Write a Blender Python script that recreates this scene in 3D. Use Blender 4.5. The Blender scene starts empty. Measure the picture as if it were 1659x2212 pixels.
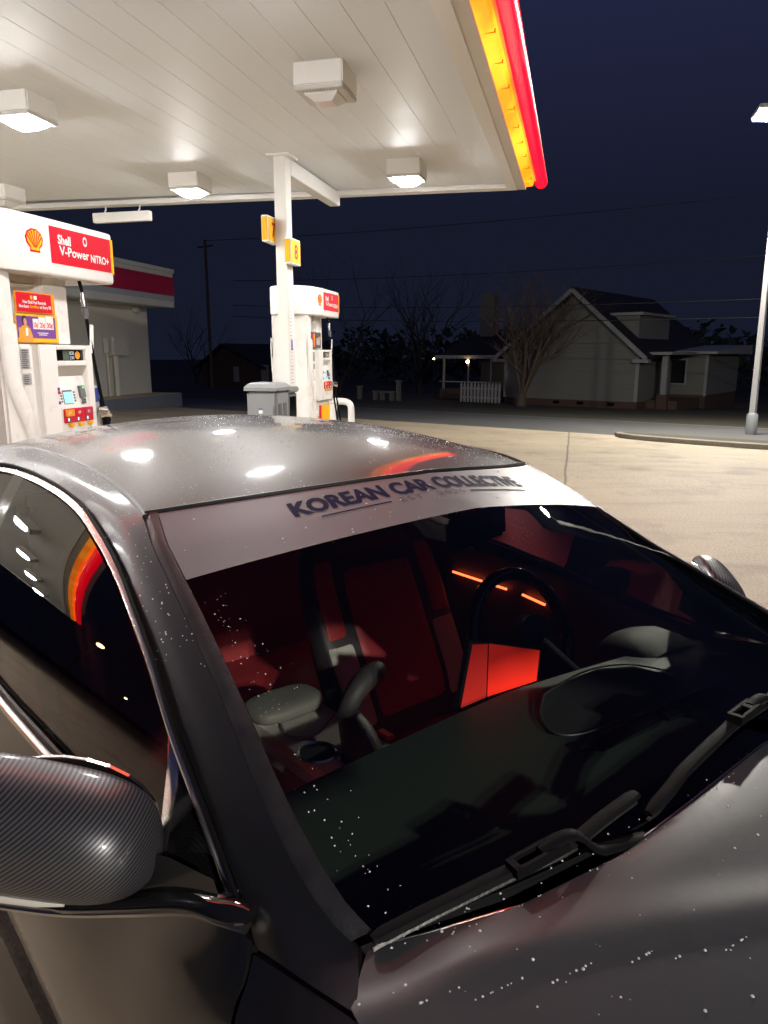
import bpy, bmesh, math, random
from mathutils import Vector, Matrix, noise
random.seed(7)
SC = bpy.context.scene
COL = SC.collection
R = math.radians
# ------------------------------------------------------------------ render / camera
SC.render.engine = 'CYCLES'
SC.cycles.use_denoising = True
SC.cycles.max_bounces = 8
SC.cycles.diffuse_bounces = 4
SC.cycles.glossy_bounces = 4
SC.cycles.transmission_bounces = 6
SC.cycles.transparent_max_bounces = 12
SC.cycles.caustics_reflective = False
SC.cycles.caustics_refractive = False
SC.cycles.sample_clamp_indirect = 6.0
SC.view_settings.view_transform = 'Standard'
SC.view_settings.look = 'None'
SC.view_settings.gamma = 1
SC.view_settings.exposure = 0.12

F, CX, CY, TH, H = 1600., 829.5, 1106., R(12.0), 1.66
cam = bpy.data.cameras.new('camera')
cam.sensor_fit = 'VERTICAL'; cam.sensor_height = 36.0
cam.lens = F / 2212. * 36.0
cam.clip_start = 0.02; cam.clip_end = 1000
camo = bpy.data.objects.new('camera', cam); COL.objects.link(camo)
camo.location = (0, 0, H); camo.rotation_euler = (R(90) - TH, 0, 0)
SC.camera = camo

def ray(px, py):
    a = (px - CX) / F; b = (CY - py) / F
    return (a, math.cos(TH) + math.sin(TH) * b, -math.sin(TH) + math.cos(TH) * b)

def at(px, py, n, off):
    """the point where the sight line of a measured spot meets the upright plane n.xy = off"""
    r = ray(px, py); t = off / (r[0] * n[0] + r[1] * n[1])
    return Vector((r[0] * t, r[1] * t, H + r[2] * t))

def gz(x, y):
    e = y + .6 * x - 12
    return -0.03 * max(0, min(e, 60))

A2 = (.245, .9695); B2 = (-.9695, .245)          # along the canopy / across it
N2 = (.628, .778); R2 = (.778, -.628)            # across the road / along it
def pq(p, q, z=0): return Vector((A2[0] * p + B2[0] * q, A2[1] * p + B2[1] * q, z))
def rm(s, m, z=0): return Vector((R2[0] * s + N2[0] * m, R2[1] * s + N2[1] * m, z))
def to_rm(v): return (v.x * R2[0] + v.y * R2[1], v.x * N2[0] + v.y * N2[1])
ANG_A = math.atan2(A2[1], A2[0])
ANG_R = math.atan2(R2[1], R2[0])

# ------------------------------------------------------------------ materials
MATS = {}
def mat(name, col, rough=.5, metal=0., noise_amt=0., scale=8., bump=0., bscale=60., coat=0., coatr=.05, spec=.5, emit=None, es=0., stretch=None):
    m = bpy.data.materials.new(name); m.use_nodes = True
    nt = m.node_tree; b = nt.nodes['Principled BSDF']
    b.inputs['Base Color'].default_value = (*col, 1)
    b.inputs['Roughness'].default_value = rough
    b.inputs['Metallic'].default_value = metal
    b.inputs['Coat Weight'].default_value = coat
    b.inputs['Coat Roughness'].default_value = coatr
    b.inputs['Specular IOR Level'].default_value = spec
    tc = nt.nodes.new('ShaderNodeTexCoord')
    src = tc.outputs['Object']
    if stretch:
        mp = nt.nodes.new('ShaderNodeMapping'); mp.inputs['Scale'].default_value = stretch
        nt.links.new(src, mp.inputs[0]); src = mp.outputs[0]
    if noise_amt:
        n = nt.nodes.new('ShaderNodeTexNoise'); n.inputs['Scale'].default_value = scale; n.inputs['Detail'].default_value = 6
        nt.links.new(src, n.inputs['Vector'])
        mx = nt.nodes.new('ShaderNodeMix'); mx.data_type = 'RGBA'
        lo = tuple(c * (1 - noise_amt) for c in col); hi = tuple(min(1, c * (1 + noise_amt)) for c in col)
        mx.inputs[6].default_value = (*lo, 1); mx.inputs[7].default_value = (*hi, 1)
        nt.links.new(n.outputs['Fac'], mx.inputs[0]); nt.links.new(mx.outputs[2], b.inputs['Base Color'])
        mr = nt.nodes.new('ShaderNodeMapRange'); mr.inputs[3].default_value = max(0, rough - .12 * (rough > .2)); mr.inputs[4].default_value = min(1, rough + .1)
        nt.links.new(n.outputs['Fac'], mr.inputs[0]); nt.links.new(mr.outputs[0], b.inputs['Roughness'])
    if bump:
        n2 = nt.nodes.new('ShaderNodeTexNoise'); n2.inputs['Scale'].default_value = bscale; n2.inputs['Detail'].default_value = 4
        nt.links.new(src, n2.inputs['Vector'])
        bp = nt.nodes.new('ShaderNodeBump'); bp.inputs['Strength'].default_value = bump; bp.inputs['Distance'].default_value = .01
        nt.links.new(n2.outputs['Fac'], bp.inputs['Height']); nt.links.new(bp.outputs[0], b.inputs['Normal'])
    if emit:
        b.inputs['Emission Color'].default_value = (*emit, 1); b.inputs['Emission Strength'].default_value = es
    MATS[name] = m
    return m

def nodes(m): return m.node_tree.nodes, m.node_tree.links, m.node_tree.nodes['Principled BSDF']

def glass(name, tint, ior, rough=.0):
    m = bpy.data.materials.new(name); m.use_nodes = True; nt = m.node_tree; nt.nodes.clear()
    o = nt.nodes.new('ShaderNodeOutputMaterial'); t = nt.nodes.new('ShaderNodeBsdfTransparent'); g = nt.nodes.new('ShaderNodeBsdfGlossy')
    t.inputs[0].default_value = (*tint, 1); g.inputs['Roughness'].default_value = rough
    lw = nt.nodes.new('ShaderNodeFresnel'); lw.inputs[0].default_value = ior
    mx = nt.nodes.new('ShaderNodeMixShader')
    nt.links.new(lw.outputs[0], mx.inputs[0]); nt.links.new(t.outputs[0], mx.inputs[1]); nt.links.new(g.outputs[0], mx.inputs[2])
    nt.links.new(mx.outputs[0], o.inputs[0]); MATS[name] = m
    return m

M = MATS
mat('white_paint', (.78, .77, .74), .35, noise_amt=.03, scale=3)
mat('pump_white', (.80, .79, .77), .3, noise_amt=.03, scale=5)
mat('grey_white', (.55, .54, .51), .4, noise_amt=.04)
mat('lens_unlit', (.7, .72, .72), .15)
mat('lamp_lens', (.9, .9, .9), .3, emit=(1., .985, .96), es=285.)
mat('pole_lamp_lens', (.9, .9, .9), .3, emit=(1., .94, .84), es=5200.)
mat('red_light', (.5, .0, .01), .25, emit=(1., .0, .012), es=4., coat=1.)
mat('black_plastic', (.006, .006, .007), .62, bump=.08, bscale=300, spec=.06)
mat('black_gloss', (.006, .006, .007), .06, coat=.5)
mat('rubber', (.014, .014, .016), .40, noise_amt=.5, scale=30, bump=.10, bscale=160)
mat('chrome', (.72, .70, .67), .22, 1.0)
mat('steel', (.45, .45, .46), .3, 1.0)
mat('sign_red', (.60, .010, .028), .5, noise_amt=.05, spec=.2)
mat('sign_yellow', (.85, .46, .01), .5, spec=.2)
mat('sign_white', (.82, .82, .80), .35)
mat('sign_orange', (.75, .30, .02), .4)
mat('sign_purple', (.16, .04, .28), .4)
mat('sign_blue', (.05, .08, .35), .4)
mat('ink', (.06, .06, .07), .5)
mat('pale_ink', (.42, .42, .43), .5)
mat('skin', (.55, .30, .20), .5)
mat('dark_hair', (.03, .015, .01), .5)
mat('screen_blue', (.1, .3, .4), .2, emit=(.42, .85, 1.), es=1.0)
mat('display_white', (.3, .3, .3), .3, emit=(.75, .85, 1.), es=.8)
mat('green_led', (0, .4, 0), .3, emit=(.1, 1., .1), es=2.)
mat('lcd', (.10, .14, .11), .2)
mat('bin_grey', (.22, .235, .245), .5, noise_amt=.1, scale=12, bump=.1, bscale=80)
mat('bin_dark', (.10, .105, .115), .55, noise_amt=.1, scale=12)
mat('store_wall', (.70, .68, .61), .7, noise_amt=.06, scale=1.5, bump=.2, bscale=40)
mat('store_red', (.42, .018, .07), .4, noise_amt=.08, scale=2)
mat('store_band', (.40, .44, .52), .5, noise_amt=.08)
mat('store_grey', (.60, .61, .58), .6, noise_amt=.05)
mat('plinth', (.17, .19, .24), .75, noise_amt=.2, scale=3)
mat('plinth_top', (.45, .36, .24), .8, noise_amt=.15, scale=3)
mat('siding', (.21, .205, .185), .75, noise_amt=.06, scale=2)
mat('trim_white', (.34, .34, .34), .6, noise_amt=.08)
mat('shingle', (.014, .014, .015), .85, noise_amt=.3, scale=30)
mat('brick', (.10, .058, .045), .85, noise_amt=.4, scale=25)
mat('stone_chimney', (.17, .16, .15), .85, noise_amt=.35, scale=9)
mat('bark', (.14, .10, .075), .9, noise_amt=.35, scale=20, bump=.5, bscale=40)
mat('bark_dark', (.05, .04, .035), .9, noise_amt=.35, scale=20)
mat('foliage', (.055, .07, .05), .8, noise_amt=.5, scale=2)
mat('pole_wood', (.12, .09, .07), .9, noise_amt=.3, scale=10)
mat('pole_metal', (.55, .55, .55), .45, noise_amt=.08)
mat('wire', (.035, .035, .04), .8, spec=.1)
mat('tyre', (.02, .02, .02), .8)
mat('warm_bulb', (.9, .7, .4), .3, emit=(1., .62, .25), es=30.)
mat('dark_glass', (.01, .012, .015), .05)

# ground materials with real wear
def ground_mat(name, c1, c2, c3, rough, joints=None, bs=90, bstr=.4):
    m = mat(name, c1, rough); n, l, b = nodes(m)
    tc = n.new('ShaderNodeTexCoord')
    big = n.new('ShaderNodeTexNoise'); big.inputs['Scale'].default_value = .35; big.inputs['Detail'].default_value = 8; big.inputs['Roughness'].default_value = .6
    l.new(tc.outputs['Object'], big.inputs['Vector'])
    cr = n.new('ShaderNodeValToRGB'); cr.color_ramp.elements[0].position = .3; cr.color_ramp.elements[1].position = .7
    cr.color_ramp.elements[0].color = (*c2, 1); cr.color_ramp.elements[1].color = (*c1, 1)
    l.new(big.outputs['Fac'], cr.inputs[0])
    sp = n.new('ShaderNodeTexNoise'); sp.inputs['Scale'].default_value = bs; sp.inputs['Detail'].default_value = 5; sp.inputs['Roughness'].default_value = .7
    l.new(tc.outputs['Object'], sp.inputs['Vector'])
    mr = n.new('ShaderNodeMapRange'); mr.inputs[1].default_value = .35; mr.inputs[2].default_value = .65; mr.inputs[3].default_value = 0.; mr.inputs[4].default_value = 1.
    l.new(sp.outputs['Fac'], mr.inputs[0])
    mx = n.new('ShaderNodeMix'); mx.data_type = 'RGBA'; mx.blend_type = 'MULTIPLY'; mx.inputs[0].default_value = .8
    cr2 = n.new('ShaderNodeValToRGB'); cr2.color_ramp.elements[0].color = (*c3, 1); cr2.color_ramp.elements[1].color = (1, 1, 1, 1)
    l.new(mr.outputs[0], cr2.inputs[0]); l.new(cr.outputs[0], mx.inputs[6]); l.new(cr2.outputs[0], mx.inputs[7])
    out = mx.outputs[2]
    for sc_, st_, lo, hi, dk in ((.9, (1, 1, 1), (.54), .72, .60), (2.4, (.22, 1.3, 1), .52, .75, .74), (5., (1, 1, 1), .66, .74, .55)) if joints else ():
        mp0 = n.new('ShaderNodeMapping'); mp0.inputs['Scale'].default_value = st_; mp0.inputs['Rotation'].default_value = (0, 0, -ANG_A)
        l.new(tc.outputs['Object'], mp0.inputs[0]); st = n.new('ShaderNodeTexNoise'); st.inputs['Scale'].default_value = sc_; st.inputs['Detail'].default_value = 5; st.inputs['Roughness'].default_value = .6
        l.new(mp0.outputs[0], st.inputs['Vector']); rr = n.new('ShaderNodeMapRange'); rr.inputs[1].default_value = lo; rr.inputs[2].default_value = hi; rr.inputs[3].default_value = 1; rr.inputs[4].default_value = dk
        l.new(st.outputs['Fac'], rr.inputs[0]); m2 = n.new('ShaderNodeMix'); m2.data_type = 'RGBA'; m2.blend_type = 'MULTIPLY'; m2.inputs[0].default_value = 1
        l.new(out, m2.inputs[6]); l.new(rr.outputs[0], m2.inputs[7]); out = m2.outputs[2]
    hgt = sp.outputs['Fac']
    if joints:
        mp = n.new('ShaderNodeMapping'); mp.inputs['Rotation'].default_value = (0, 0, -joints[0]); mp.inputs['Location'].default_value = (joints[2], joints[3], 0)
        l.new(tc.outputs['Object'], mp.inputs[0])
        wob = n.new('ShaderNodeTexNoise'); wob.inputs['Scale'].default_value = 1.3; l.new(tc.outputs['Object'], wob.inputs['Vector'])
        sx = n.new('ShaderNodeSeparateXYZ'); l.new(mp.outputs[0], sx.inputs[0])
        prev = None
        for ax, per in ((0, joints[1][0]), (1, joints[1][1])):
            ad = n.new('ShaderNodeMath'); ad.operation = 'MULTIPLY_ADD'; ad.inputs[1].default_value = .05
            l.new(wob.outputs['Fac'], ad.inputs[0]); l.new(sx.outputs[ax], ad.inputs[2])
            md = n.new('ShaderNodeMath'); md.operation = 'PINGPONG'; md.inputs[1].default_value = per / 2
            l.new(ad.outputs[0], md.inputs[0])
            lt = n.new('ShaderNodeMapRange'); lt.inputs[1].default_value = .008; lt.inputs[2].default_value = .026; lt.inputs[3].default_value = (.75, .35)[ax]; lt.inputs[4].default_value = 1
            l.new(md.outputs[0], lt.inputs[0])
            mm = n.new('ShaderNodeMix'); mm.data_type = 'RGBA'; mm.blend_type = 'MULTIPLY'; mm.inputs[0].default_value = 1
            l.new(out, mm.inputs[6]); l.new(lt.outputs[0], mm.inputs[7]); out = mm.outputs[2]
    l.new(out, b.inputs['Base Color'])
    bp = n.new('ShaderNodeBump'); bp.inputs['Strength'].default_value = bstr; bp.inputs['Distance'].default_value = .006
    l.new(hgt, bp.inputs['Height']); l.new(bp.outputs[0], b.inputs['Normal'])
    return m
ground_mat('concrete', (.53, .44, .315), (.40, .34, .25), (.44, .41, .37), .7, joints=(ANG_A, (15., 12.), -11.82, -.075), bs=45, bstr=.5)
ground_mat('asphalt', (.11, .11, .11), (.075, .075, .075), (.5, .5, .5), .8, bs=60)
ground_mat('verge_grass', (.10, .085, .055), (.05, .05, .03), (.4, .4, .35), .95, bs=30, bstr=1.)
ground_mat('earth', (.06, .06, .04), (.035, .04, .025), (.5, .5, .5), .95, bs=10)
ground_mat('kerb_concrete', (.33, .29, .23), (.17, .155, .13), (.5, .5, .45), .8, bs=30)

# siding: horizontal boards as bump
def boards(name, pitch):
    m = M[name]; n, l, b = nodes(m)
    tc = n.new('ShaderNodeTexCoord'); sx = n.new('ShaderNodeSeparateXYZ'); l.new(tc.outputs['Object'], sx.inputs[0])
    md = n.new('ShaderNodeMath'); md.operation = 'FRACT'; dv = n.new('ShaderNodeMath'); dv.operation = 'DIVIDE'; dv.inputs[1].default_value = pitch
    l.new(sx.outputs[2], dv.inputs[0]); l.new(dv.outputs[0], md.inputs[0])
    bp = n.new('ShaderNodeBump'); bp.inputs['Strength'].default_value = .8; bp.inputs['Distance'].default_value = .03; bp.invert = True
    l.new(md.outputs[0], bp.inputs['Height']); l.new(bp.outputs[0], b.inputs['Normal'])
boards('siding', .2)

# ceiling deck: slightly dented painted metal
m = mat('deck_paint', (.72, .76, .80), .55, spec=.25, noise_amt=.03, scale=1.2)
n, l, b = nodes(m)
tc = n.new('ShaderNodeTexCoord'); mp = n.new('ShaderNodeMapping'); mp.inputs['Scale'].default_value = (.5, 2.2, 1)
nn = n.new('ShaderNodeTexNoise'); nn.inputs['Scale'].default_value = 1.1; nn.inputs['Detail'].default_value = 3
bp = n.new('ShaderNodeBump'); bp.inputs['Strength'].default_value = .35; bp.inputs['Distance'].default_value = .03
l.new(tc.outputs['Object'], mp.inputs[0]); l.new(mp.outputs[0], nn.inputs['Vector']); l.new(nn.outputs['Fac'], bp.inputs['Height']); l.new(bp.outputs[0], b.inputs['Normal'])

# yellow light strip: lamps inside show as hot stretches
m = mat('yellow_light', (.6, .3, 0), .3); n, l, b = nodes(m)
tc = n.new('ShaderNodeTexCoord'); nn = n.new('ShaderNodeTexNoise'); nn.inputs['Scale'].default_value = 2.2; nn.inputs['Detail'].default_value = 3
mp = n.new('ShaderNodeMapping'); mp.inputs['Scale'].default_value = (1, .3, .3); l.new(tc.outputs['Object'], mp.inputs[0]); l.new(mp.outputs[0], nn.inputs['Vector'])
cr = n.new('ShaderNodeValToRGB'); e = cr.color_ramp.elements
e[0].position = .44; e[0].color = (1., .155, .0, 1); e[1].position = .60; e[1].color = (1.2, .36, .015, 1)
l.new(nn.outputs['Fac'], cr.inputs[0]); l.new(cr.outputs[0], b.inputs['Emission Color']); b.inputs['Emission Strength'].default_value = 2.2

def glow_gradient(name, top, bottom, z0, z1):
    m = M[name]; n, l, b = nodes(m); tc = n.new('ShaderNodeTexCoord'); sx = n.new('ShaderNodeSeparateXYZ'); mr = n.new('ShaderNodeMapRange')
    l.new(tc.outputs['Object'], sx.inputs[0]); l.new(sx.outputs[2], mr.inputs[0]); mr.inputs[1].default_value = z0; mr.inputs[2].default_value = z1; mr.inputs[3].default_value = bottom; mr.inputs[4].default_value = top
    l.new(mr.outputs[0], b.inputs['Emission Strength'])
# car materials
def paint(name, base, rough, coat, coatr):
    m = mat(name, base, rough, coat=coat, coatr=coatr, spec=.5); n, l, b = nodes(m)
    tc = n.new('ShaderNodeTexCoord')
    fl = n.new('ShaderNodeTexNoise'); fl.inputs['Scale'].default_value = 900; fl.inputs['Detail'].default_value = 1
    l.new(tc.outputs['Object'], fl.inputs['Vector'])
    bp = n.new('ShaderNodeBump'); bp.inputs['Strength'].default_value = .06; bp.inputs['Distance'].default_value = .002
    l.new(fl.outputs['Fac'], bp.inputs['Height']); l.new(bp.outputs[0], b.inputs['Normal'])
    dn = n.new('ShaderNodeTexNoise'); dn.inputs['Scale'].default_value = 7; dn.inputs['Detail'].default_value = 8; dn.inputs['Roughness'].default_value = .65
    l.new(tc.outputs['Object'], dn.inputs['Vector'])
    mr = n.new('ShaderNodeMapRange'); mr.inputs[1].default_value = .35; mr.inputs[2].default_value = .7; mr.inputs[3].default_value = coatr * .6; mr.inputs[4].default_value = coatr * 2.2
    l.new(dn.outputs['Fac'], mr.inputs[0]); l.new(mr.outputs[0], b.inputs['Coat Roughness'])
    b.inputs['Metallic'].default_value = .35
    return m
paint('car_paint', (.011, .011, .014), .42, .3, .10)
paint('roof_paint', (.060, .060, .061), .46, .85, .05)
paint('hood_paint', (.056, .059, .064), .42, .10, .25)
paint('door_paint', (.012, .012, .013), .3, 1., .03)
glass('windshield_glass', (.90, .94, .91), 1.45)
glass('side_glass', (.13, .135, .13), 1.95); glass('far_glass', (.42, .43, .40), 1.4)
mat('banner_film', (.21, .205, .22), .46, metal=.3, spec=.3, noise_amt=.05, scale=30, bump=.03, bscale=500)
mat('banner_ink', (.010, .008, .040), .6, spec=.08)
mat('leather_black', (.040, .034, .036), .5, bump=.2, bscale=200)
mat('leather_red', (.42, .035, .040), .5, bump=.2, bscale=200)
mat('leather_grey', (.15, .145, .13), .55, bump=.2, bscale=200)
mat('dash_soft', (.026, .036, .028), .5, bump=.15, bscale=300)
mat('carpet', (.006, .006, .007), .9)
mat('painted_red_glow', (.3, .01, .01), .3, emit=(1., .030, .012), es=1.0)
mat('painted_red_glow_dim', (.3, .01, .01), .3, emit=(1., .05, .03), es=.28)
glow_gradient('painted_red_glow', .10, 1.1, .88, .985); glow_gradient('painted_red_glow_dim', .05, .35, .90, 1.03)  # red light falling on the display's back cover, painted as graded emission
mat('dash_dark', (.009, .012, .010), .55, bump=.15, bscale=300)
mat('console_pale', (.55, .53, .48), .55, bump=.15, bscale=200)
mat('console_tan', (.20, .15, .12), .6, bump=.1, bscale=200)
mat('ambient_red', (.5, .02, .01), .3, emit=(1., .10, .03), es=5.0)
mat('unseen_fill_red', (.5, .02, .01), .3, emit=(1., .14, .10), es=5.5)  # for unseen strips added to brighten the front seats
m = mat('carbon', (.05, .05, .055), .40, coat=.25, coatr=.08); n, l, b = nodes(m)
tc = n.new('ShaderNodeTexCoord'); mp = n.new('ShaderNodeMapping'); mp.inputs['Rotation'].default_value = (R(-32), R(18), 0)
wv = n.new('ShaderNodeTexWave'); wv.inputs['Scale'].default_value = 62; wv.inputs['Distortion'].default_value = .15; wv.bands_direction = 'Z'
l.new(tc.outputs['Object'], mp.inputs[0]); l.new(mp.outputs[0], wv.inputs['Vector'])
cr = n.new('ShaderNodeValToRGB'); cr.color_ramp.elements[0].color = (.015, .015, .017, 1); cr.color_ramp.elements[1].color = (.12, .12, .135, 1)
l.new(wv.outputs['Fac'], cr.inputs[0]); l.new(cr.outputs[0], b.inputs['Base Color']); b.inputs['Metallic'].default_value = .5
m = bpy.data.materials.new('water'); m.use_nodes = True; b = m.node_tree.nodes['Principled BSDF']
b.inputs['Base Color'].default_value = (.74, .74, .75, 1); b.inputs['Roughness'].default_value = .04; b.inputs['Specular IOR Level'].default_value = 1.; b.inputs['Transmission Weight'].default_value = .2; b.inputs['IOR'].default_value = 1.33
MATS['water'] = m

# ------------------------------------------------------------------ mesh helpers
class MB:
    def __init__(s): s.v = []; s.f = []
    def add(s, vs, fs):
        o = len(s.v); s.v += [Vector(v) for v in vs]; s.f += [tuple(i + o for i in f) for f in fs]; return s
    def box(s, c, d, rot=None, bev=0.):
        x, y, z = d[0] / 2, d[1] / 2, d[2] / 2
        if bev:
            bm = bmesh.new(); bmesh.ops.create_cube(bm, size=1)
            for v in bm.verts: v.co = Vector((v.co.x * d[0], v.co.y * d[1], v.co.z * d[2]))
            bmesh.ops.bevel(bm, geom=bm.edges[:], offset=bev, segments=2, affect='EDGES')
            bm.verts.index_update(); vs = [v.co.copy() for v in bm.verts]; fs = [[v.index for v in f.verts] for f in bm.faces]; bm.free()
        else:
            vs = [Vector((i * x, j * y, k * z)) for i in (-1, 1) for j in (-1, 1) for k in (-1, 1)]
            fs = [(0, 1, 3, 2), (4, 6, 7, 5), (0, 4, 5, 1), (2, 3, 7, 6), (0, 2, 6, 4), (1, 5, 7, 3)]
        if rot is not None: vs = [rot @ v for v in vs]
        return s.add([v + Vector(c) for v in vs], fs)
    def grid(s, g, cu=False):
        nr, nc = len(g), len(g[0]); fs = []
        for i in range(nr - 1):
            for j in range(nc - (0 if cu else 1)):
                fs.append((i * nc + j, i * nc + (j + 1) % nc, (i + 1) * nc + (j + 1) % nc, (i + 1) * nc + j))
        return s.add([p for r in g for p in r], fs)
    def tube(s, path, r, n=8, cap=True, flat=None):
        path = [Vector(p) for p in path]; rs = r if isinstance(r, (list, tuple)) else [r] * len(path)
        g = []; up = Vector((0, 0, 1)); prev = None
        for i, p in enumerate(path):
            d = (path[min(i + 1, len(path) - 1)] - path[max(i - 1, 0)]).normalized()
            if prev is None:
                a = d.cross(up if abs(d.z) < .95 else Vector((1, 0, 0))).normalized()
            else:
                a = (prev - d * prev.dot(d)).normalized()
            prev = a; b = d.cross(a)
            fx, fy = flat or (1, 1)
            g.append([p + (a * math.cos(k * 2 * math.pi / n) * fx + b * math.sin(k * 2 * math.pi / n) * fy) * rs[i] for k in range(n)])
        o = len(s.v); s.grid(g, True)
        if cap:
            s.f.append(tuple(o + k for k in range(n))); s.f.append(tuple(o + (len(path) - 1) * n + k for k in range(n)))
        return s
    def lathe(s, prof, n=16, c=(0, 0, 0), axis='Z'):
        g = []
        for r, z in prof:
            row = []
            for k in range(n):
                a = k * 2 * math.pi / n; p = (r * math.cos(a), r * math.sin(a), z)
                if axis == 'X': p = (z, p[0], p[1])
                if axis == 'Y': p = (p[0], z, p[1])
                row.append(Vector(p) + Vector(c))
            g.append(row)
        return s.grid(g, True)
    def prism(s, poly, fn, d0, d1):
        """poly of 2-D points; fn(a, b, depth) -> 3-D"""
        n = len(poly)
        vs = [fn(a, b, d0) for a, b in poly] + [fn(a, b, d1) for a, b in poly]
        return s.add(vs, [tuple(range(n)), tuple(range(2 * n - 1, n - 1, -1))] + [(i, (i + 1) % n, n + (i + 1) % n, n + i) for i in range(n)])
    def build(s, name, m, parent=None, smooth=False, loc=None, sharp=True):
        me = bpy.data.meshes.new(name); me.from_pydata([tuple(v) for v in s.v], [], s.f); me.validate()
        if smooth:
            bm = bmesh.new(); bm.from_mesh(me); bmesh.ops.recalc_face_normals(bm, faces=bm.faces); bm.to_mesh(me); bm.free()
            for p in me.polygons: p.use_smooth = True
            try:
                if sharp: me.set_sharp_from_angle(angle=R(40))
            except Exception: pass
        else:
            bm = bmesh.new(); bm.from_mesh(me); bmesh.ops.recalc_face_normals(bm, faces=bm.faces); bm.to_mesh(me); bm.free()
        me.materials.append(M[m] if isinstance(m, str) else m)
        o = bpy.data.objects.new(name, me); COL.objects.link(o)
        if parent: o.parent = parent
        if loc: o.location = loc
        return o

def tag(o, label=None, cat=None, group=None, kind=None):
    if label: o['label'] = label
    if cat: o['category'] = cat
    if group: o['group'] = group
    if kind: o['kind'] = kind
    return o
def empty(name, loc, rz=0, label=None, cat=None, group=None):
    o = bpy.data.objects.new(name, None); COL.objects.link(o); o.location = loc; o.rotation_euler = (0, 0, rz)
    o.empty_display_size = .1
    return tag(o, label, cat, group)
def copy_tree(o, parent=None):
    c = o.copy(); COL.objects.link(c)
    if parent: c.parent = parent
    for ch in o.children: copy_tree(ch, c)
    return c
def BX(name, m, parent, c, d, bev=0., rot=None, smooth=False): return MB().box(c, d, rot, bev).build(name, m, parent, smooth)

def crv(pts, n):
    """Catmull-Rom through pts, resampled evenly to n points"""
    P = [Vector(p) for p in pts]; Q = [P[0] * 2 - P[1]] + P + [P[-1] * 2 - P[-2]]
    dense = []
    for i in range(1, len(Q) - 2):
        for k in range(12):
            t = k / 12
            a, b_, c, d = Q[i - 1], Q[i], Q[i + 1], Q[i + 2]
            dense.append(.5 * ((2 * b_) + (c - a) * t + (2 * a - 5 * b_ + 4 * c - d) * t * t + (3 * b_ - a - 3 * c + d) * t ** 3))
    dense.append(P[-1])
    L = [0]
    for i in range(1, len(dense)): L.append(L[-1] + (dense[i] - dense[i - 1]).length)
    out = []; j = 0
    for k in range(n):
        s = L[-1] * k / (n - 1)
        while j < len(L) - 2 and L[j + 1] < s: j += 1
        f = (s - L[j]) / max(1e-9, L[j + 1] - L[j]); out.append(dense[j].lerp(dense[j + 1], min(1, max(0, f))))
    return out
def loft(curves, nu, nv):
    rows = [crv(c, nu) for c in curves]
    if len(rows) == 2: return [[rows[0][j].lerp(rows[1][j], i / (nv - 1)) for j in range(nu)] for i in range(nv)]
    cols = [crv([r[j] for r in rows], nv) for j in range(nu)]
    return [[cols[j][i] for j in range(nu)] for i in range(nv)]

_txt = {}
def text_mesh(s, bold=0., shear=0., spacing=1.):
    """vertices and faces of a line of text, scaled to height 1 from the baseline, starting at x = 0; also its width"""
    key = (s, bold, shear, spacing)
    if key in _txt: return _txt[key]
    cu = bpy.data.curves.new('letters', 'FONT'); cu.body = s; cu.size = 1; cu.offset = bold; cu.shear = shear; cu.space_character = spacing; cu.resolution_u = 3
    cu.fill_mode = 'FRONT'
    o = bpy.data.objects.new('letters', cu); COL.objects.link(o)
    dg = bpy.context.evaluated_depsgraph_get(); me = bpy.data.meshes.new_from_object(o.evaluated_get(dg))
    vs = [v.co.copy() for v in me.vertices]; fs = [tuple(p.vertices) for p in me.polygons]
    bpy.data.objects.remove(o); bpy.data.curves.remove(cu); bpy.data.meshes.remove(me)
    x0 = min(v.x for v in vs); x1 = max(v.x for v in vs); h = .70
    vs = [((v.x - x0) / h, v.y / h) for v in vs]
    _txt[key] = (vs, fs, (x1 - x0) / h)
    return _txt[key]
def text(mb, s, fn, x0, x1, y0, h, bold=0., shear=0., spacing=1.):
    """lay text between x0 and x1 (or natural width if x1 is None) on the surface fn(x, y) -> 3-D"""
    vs, fs, w = text_mesh(s, bold, shear, spacing)
    k = h if x1 is None else (x1 - x0) / w
    return mb.add([fn(x0 + x * k, y0 + y * h) for x, y in vs], fs)

# ------------------------------------------------------------------ ground, lot, road
def sheet(name, m, s0, s1, ns, m0, m1, nm, dz, kind='structure'):
    g = []
    for i in range(nm + 1):
        row = []
        for j in range(ns + 1):
            p = rm(s0 + (s1 - s0) * j / ns, m0 + (m1 - m0) * i / nm); row.append((p.x, p.y, gz(p.x, p.y) + dz))
        g.append(row)
    return tag(MB().grid(g).build(name, m), kind=kind)
sheet('ground', 'earth', -500, 500, 60, -300, 500, 60, -.40)
sheet('forecourt', 'concrete', -60, 60, 80, -60, 17.85, 52, 0)
sheet('road', 'asphalt', -140, 140, 100, 17.85, 24.8, 6, -.012)
sheet('verge', 'verge_grass', -140, 140, 100, 24.8, 75, 24, -.008)
mb = MB()
for k in range(28):
    s0 = -70 + k * 5
    a = [rm(s0, 24.55), rm(s0 + 5, 24.55), rm(s0 + 5, 24.43), rm(s0, 24.43)]
    mb.add([(p.x, p.y, gz(p.x, p.y) + .002) for p in a], [(0, 1, 2, 3)])
tag(mb.build('road_edge_line', 'trim_white'), kind='structure')
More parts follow.
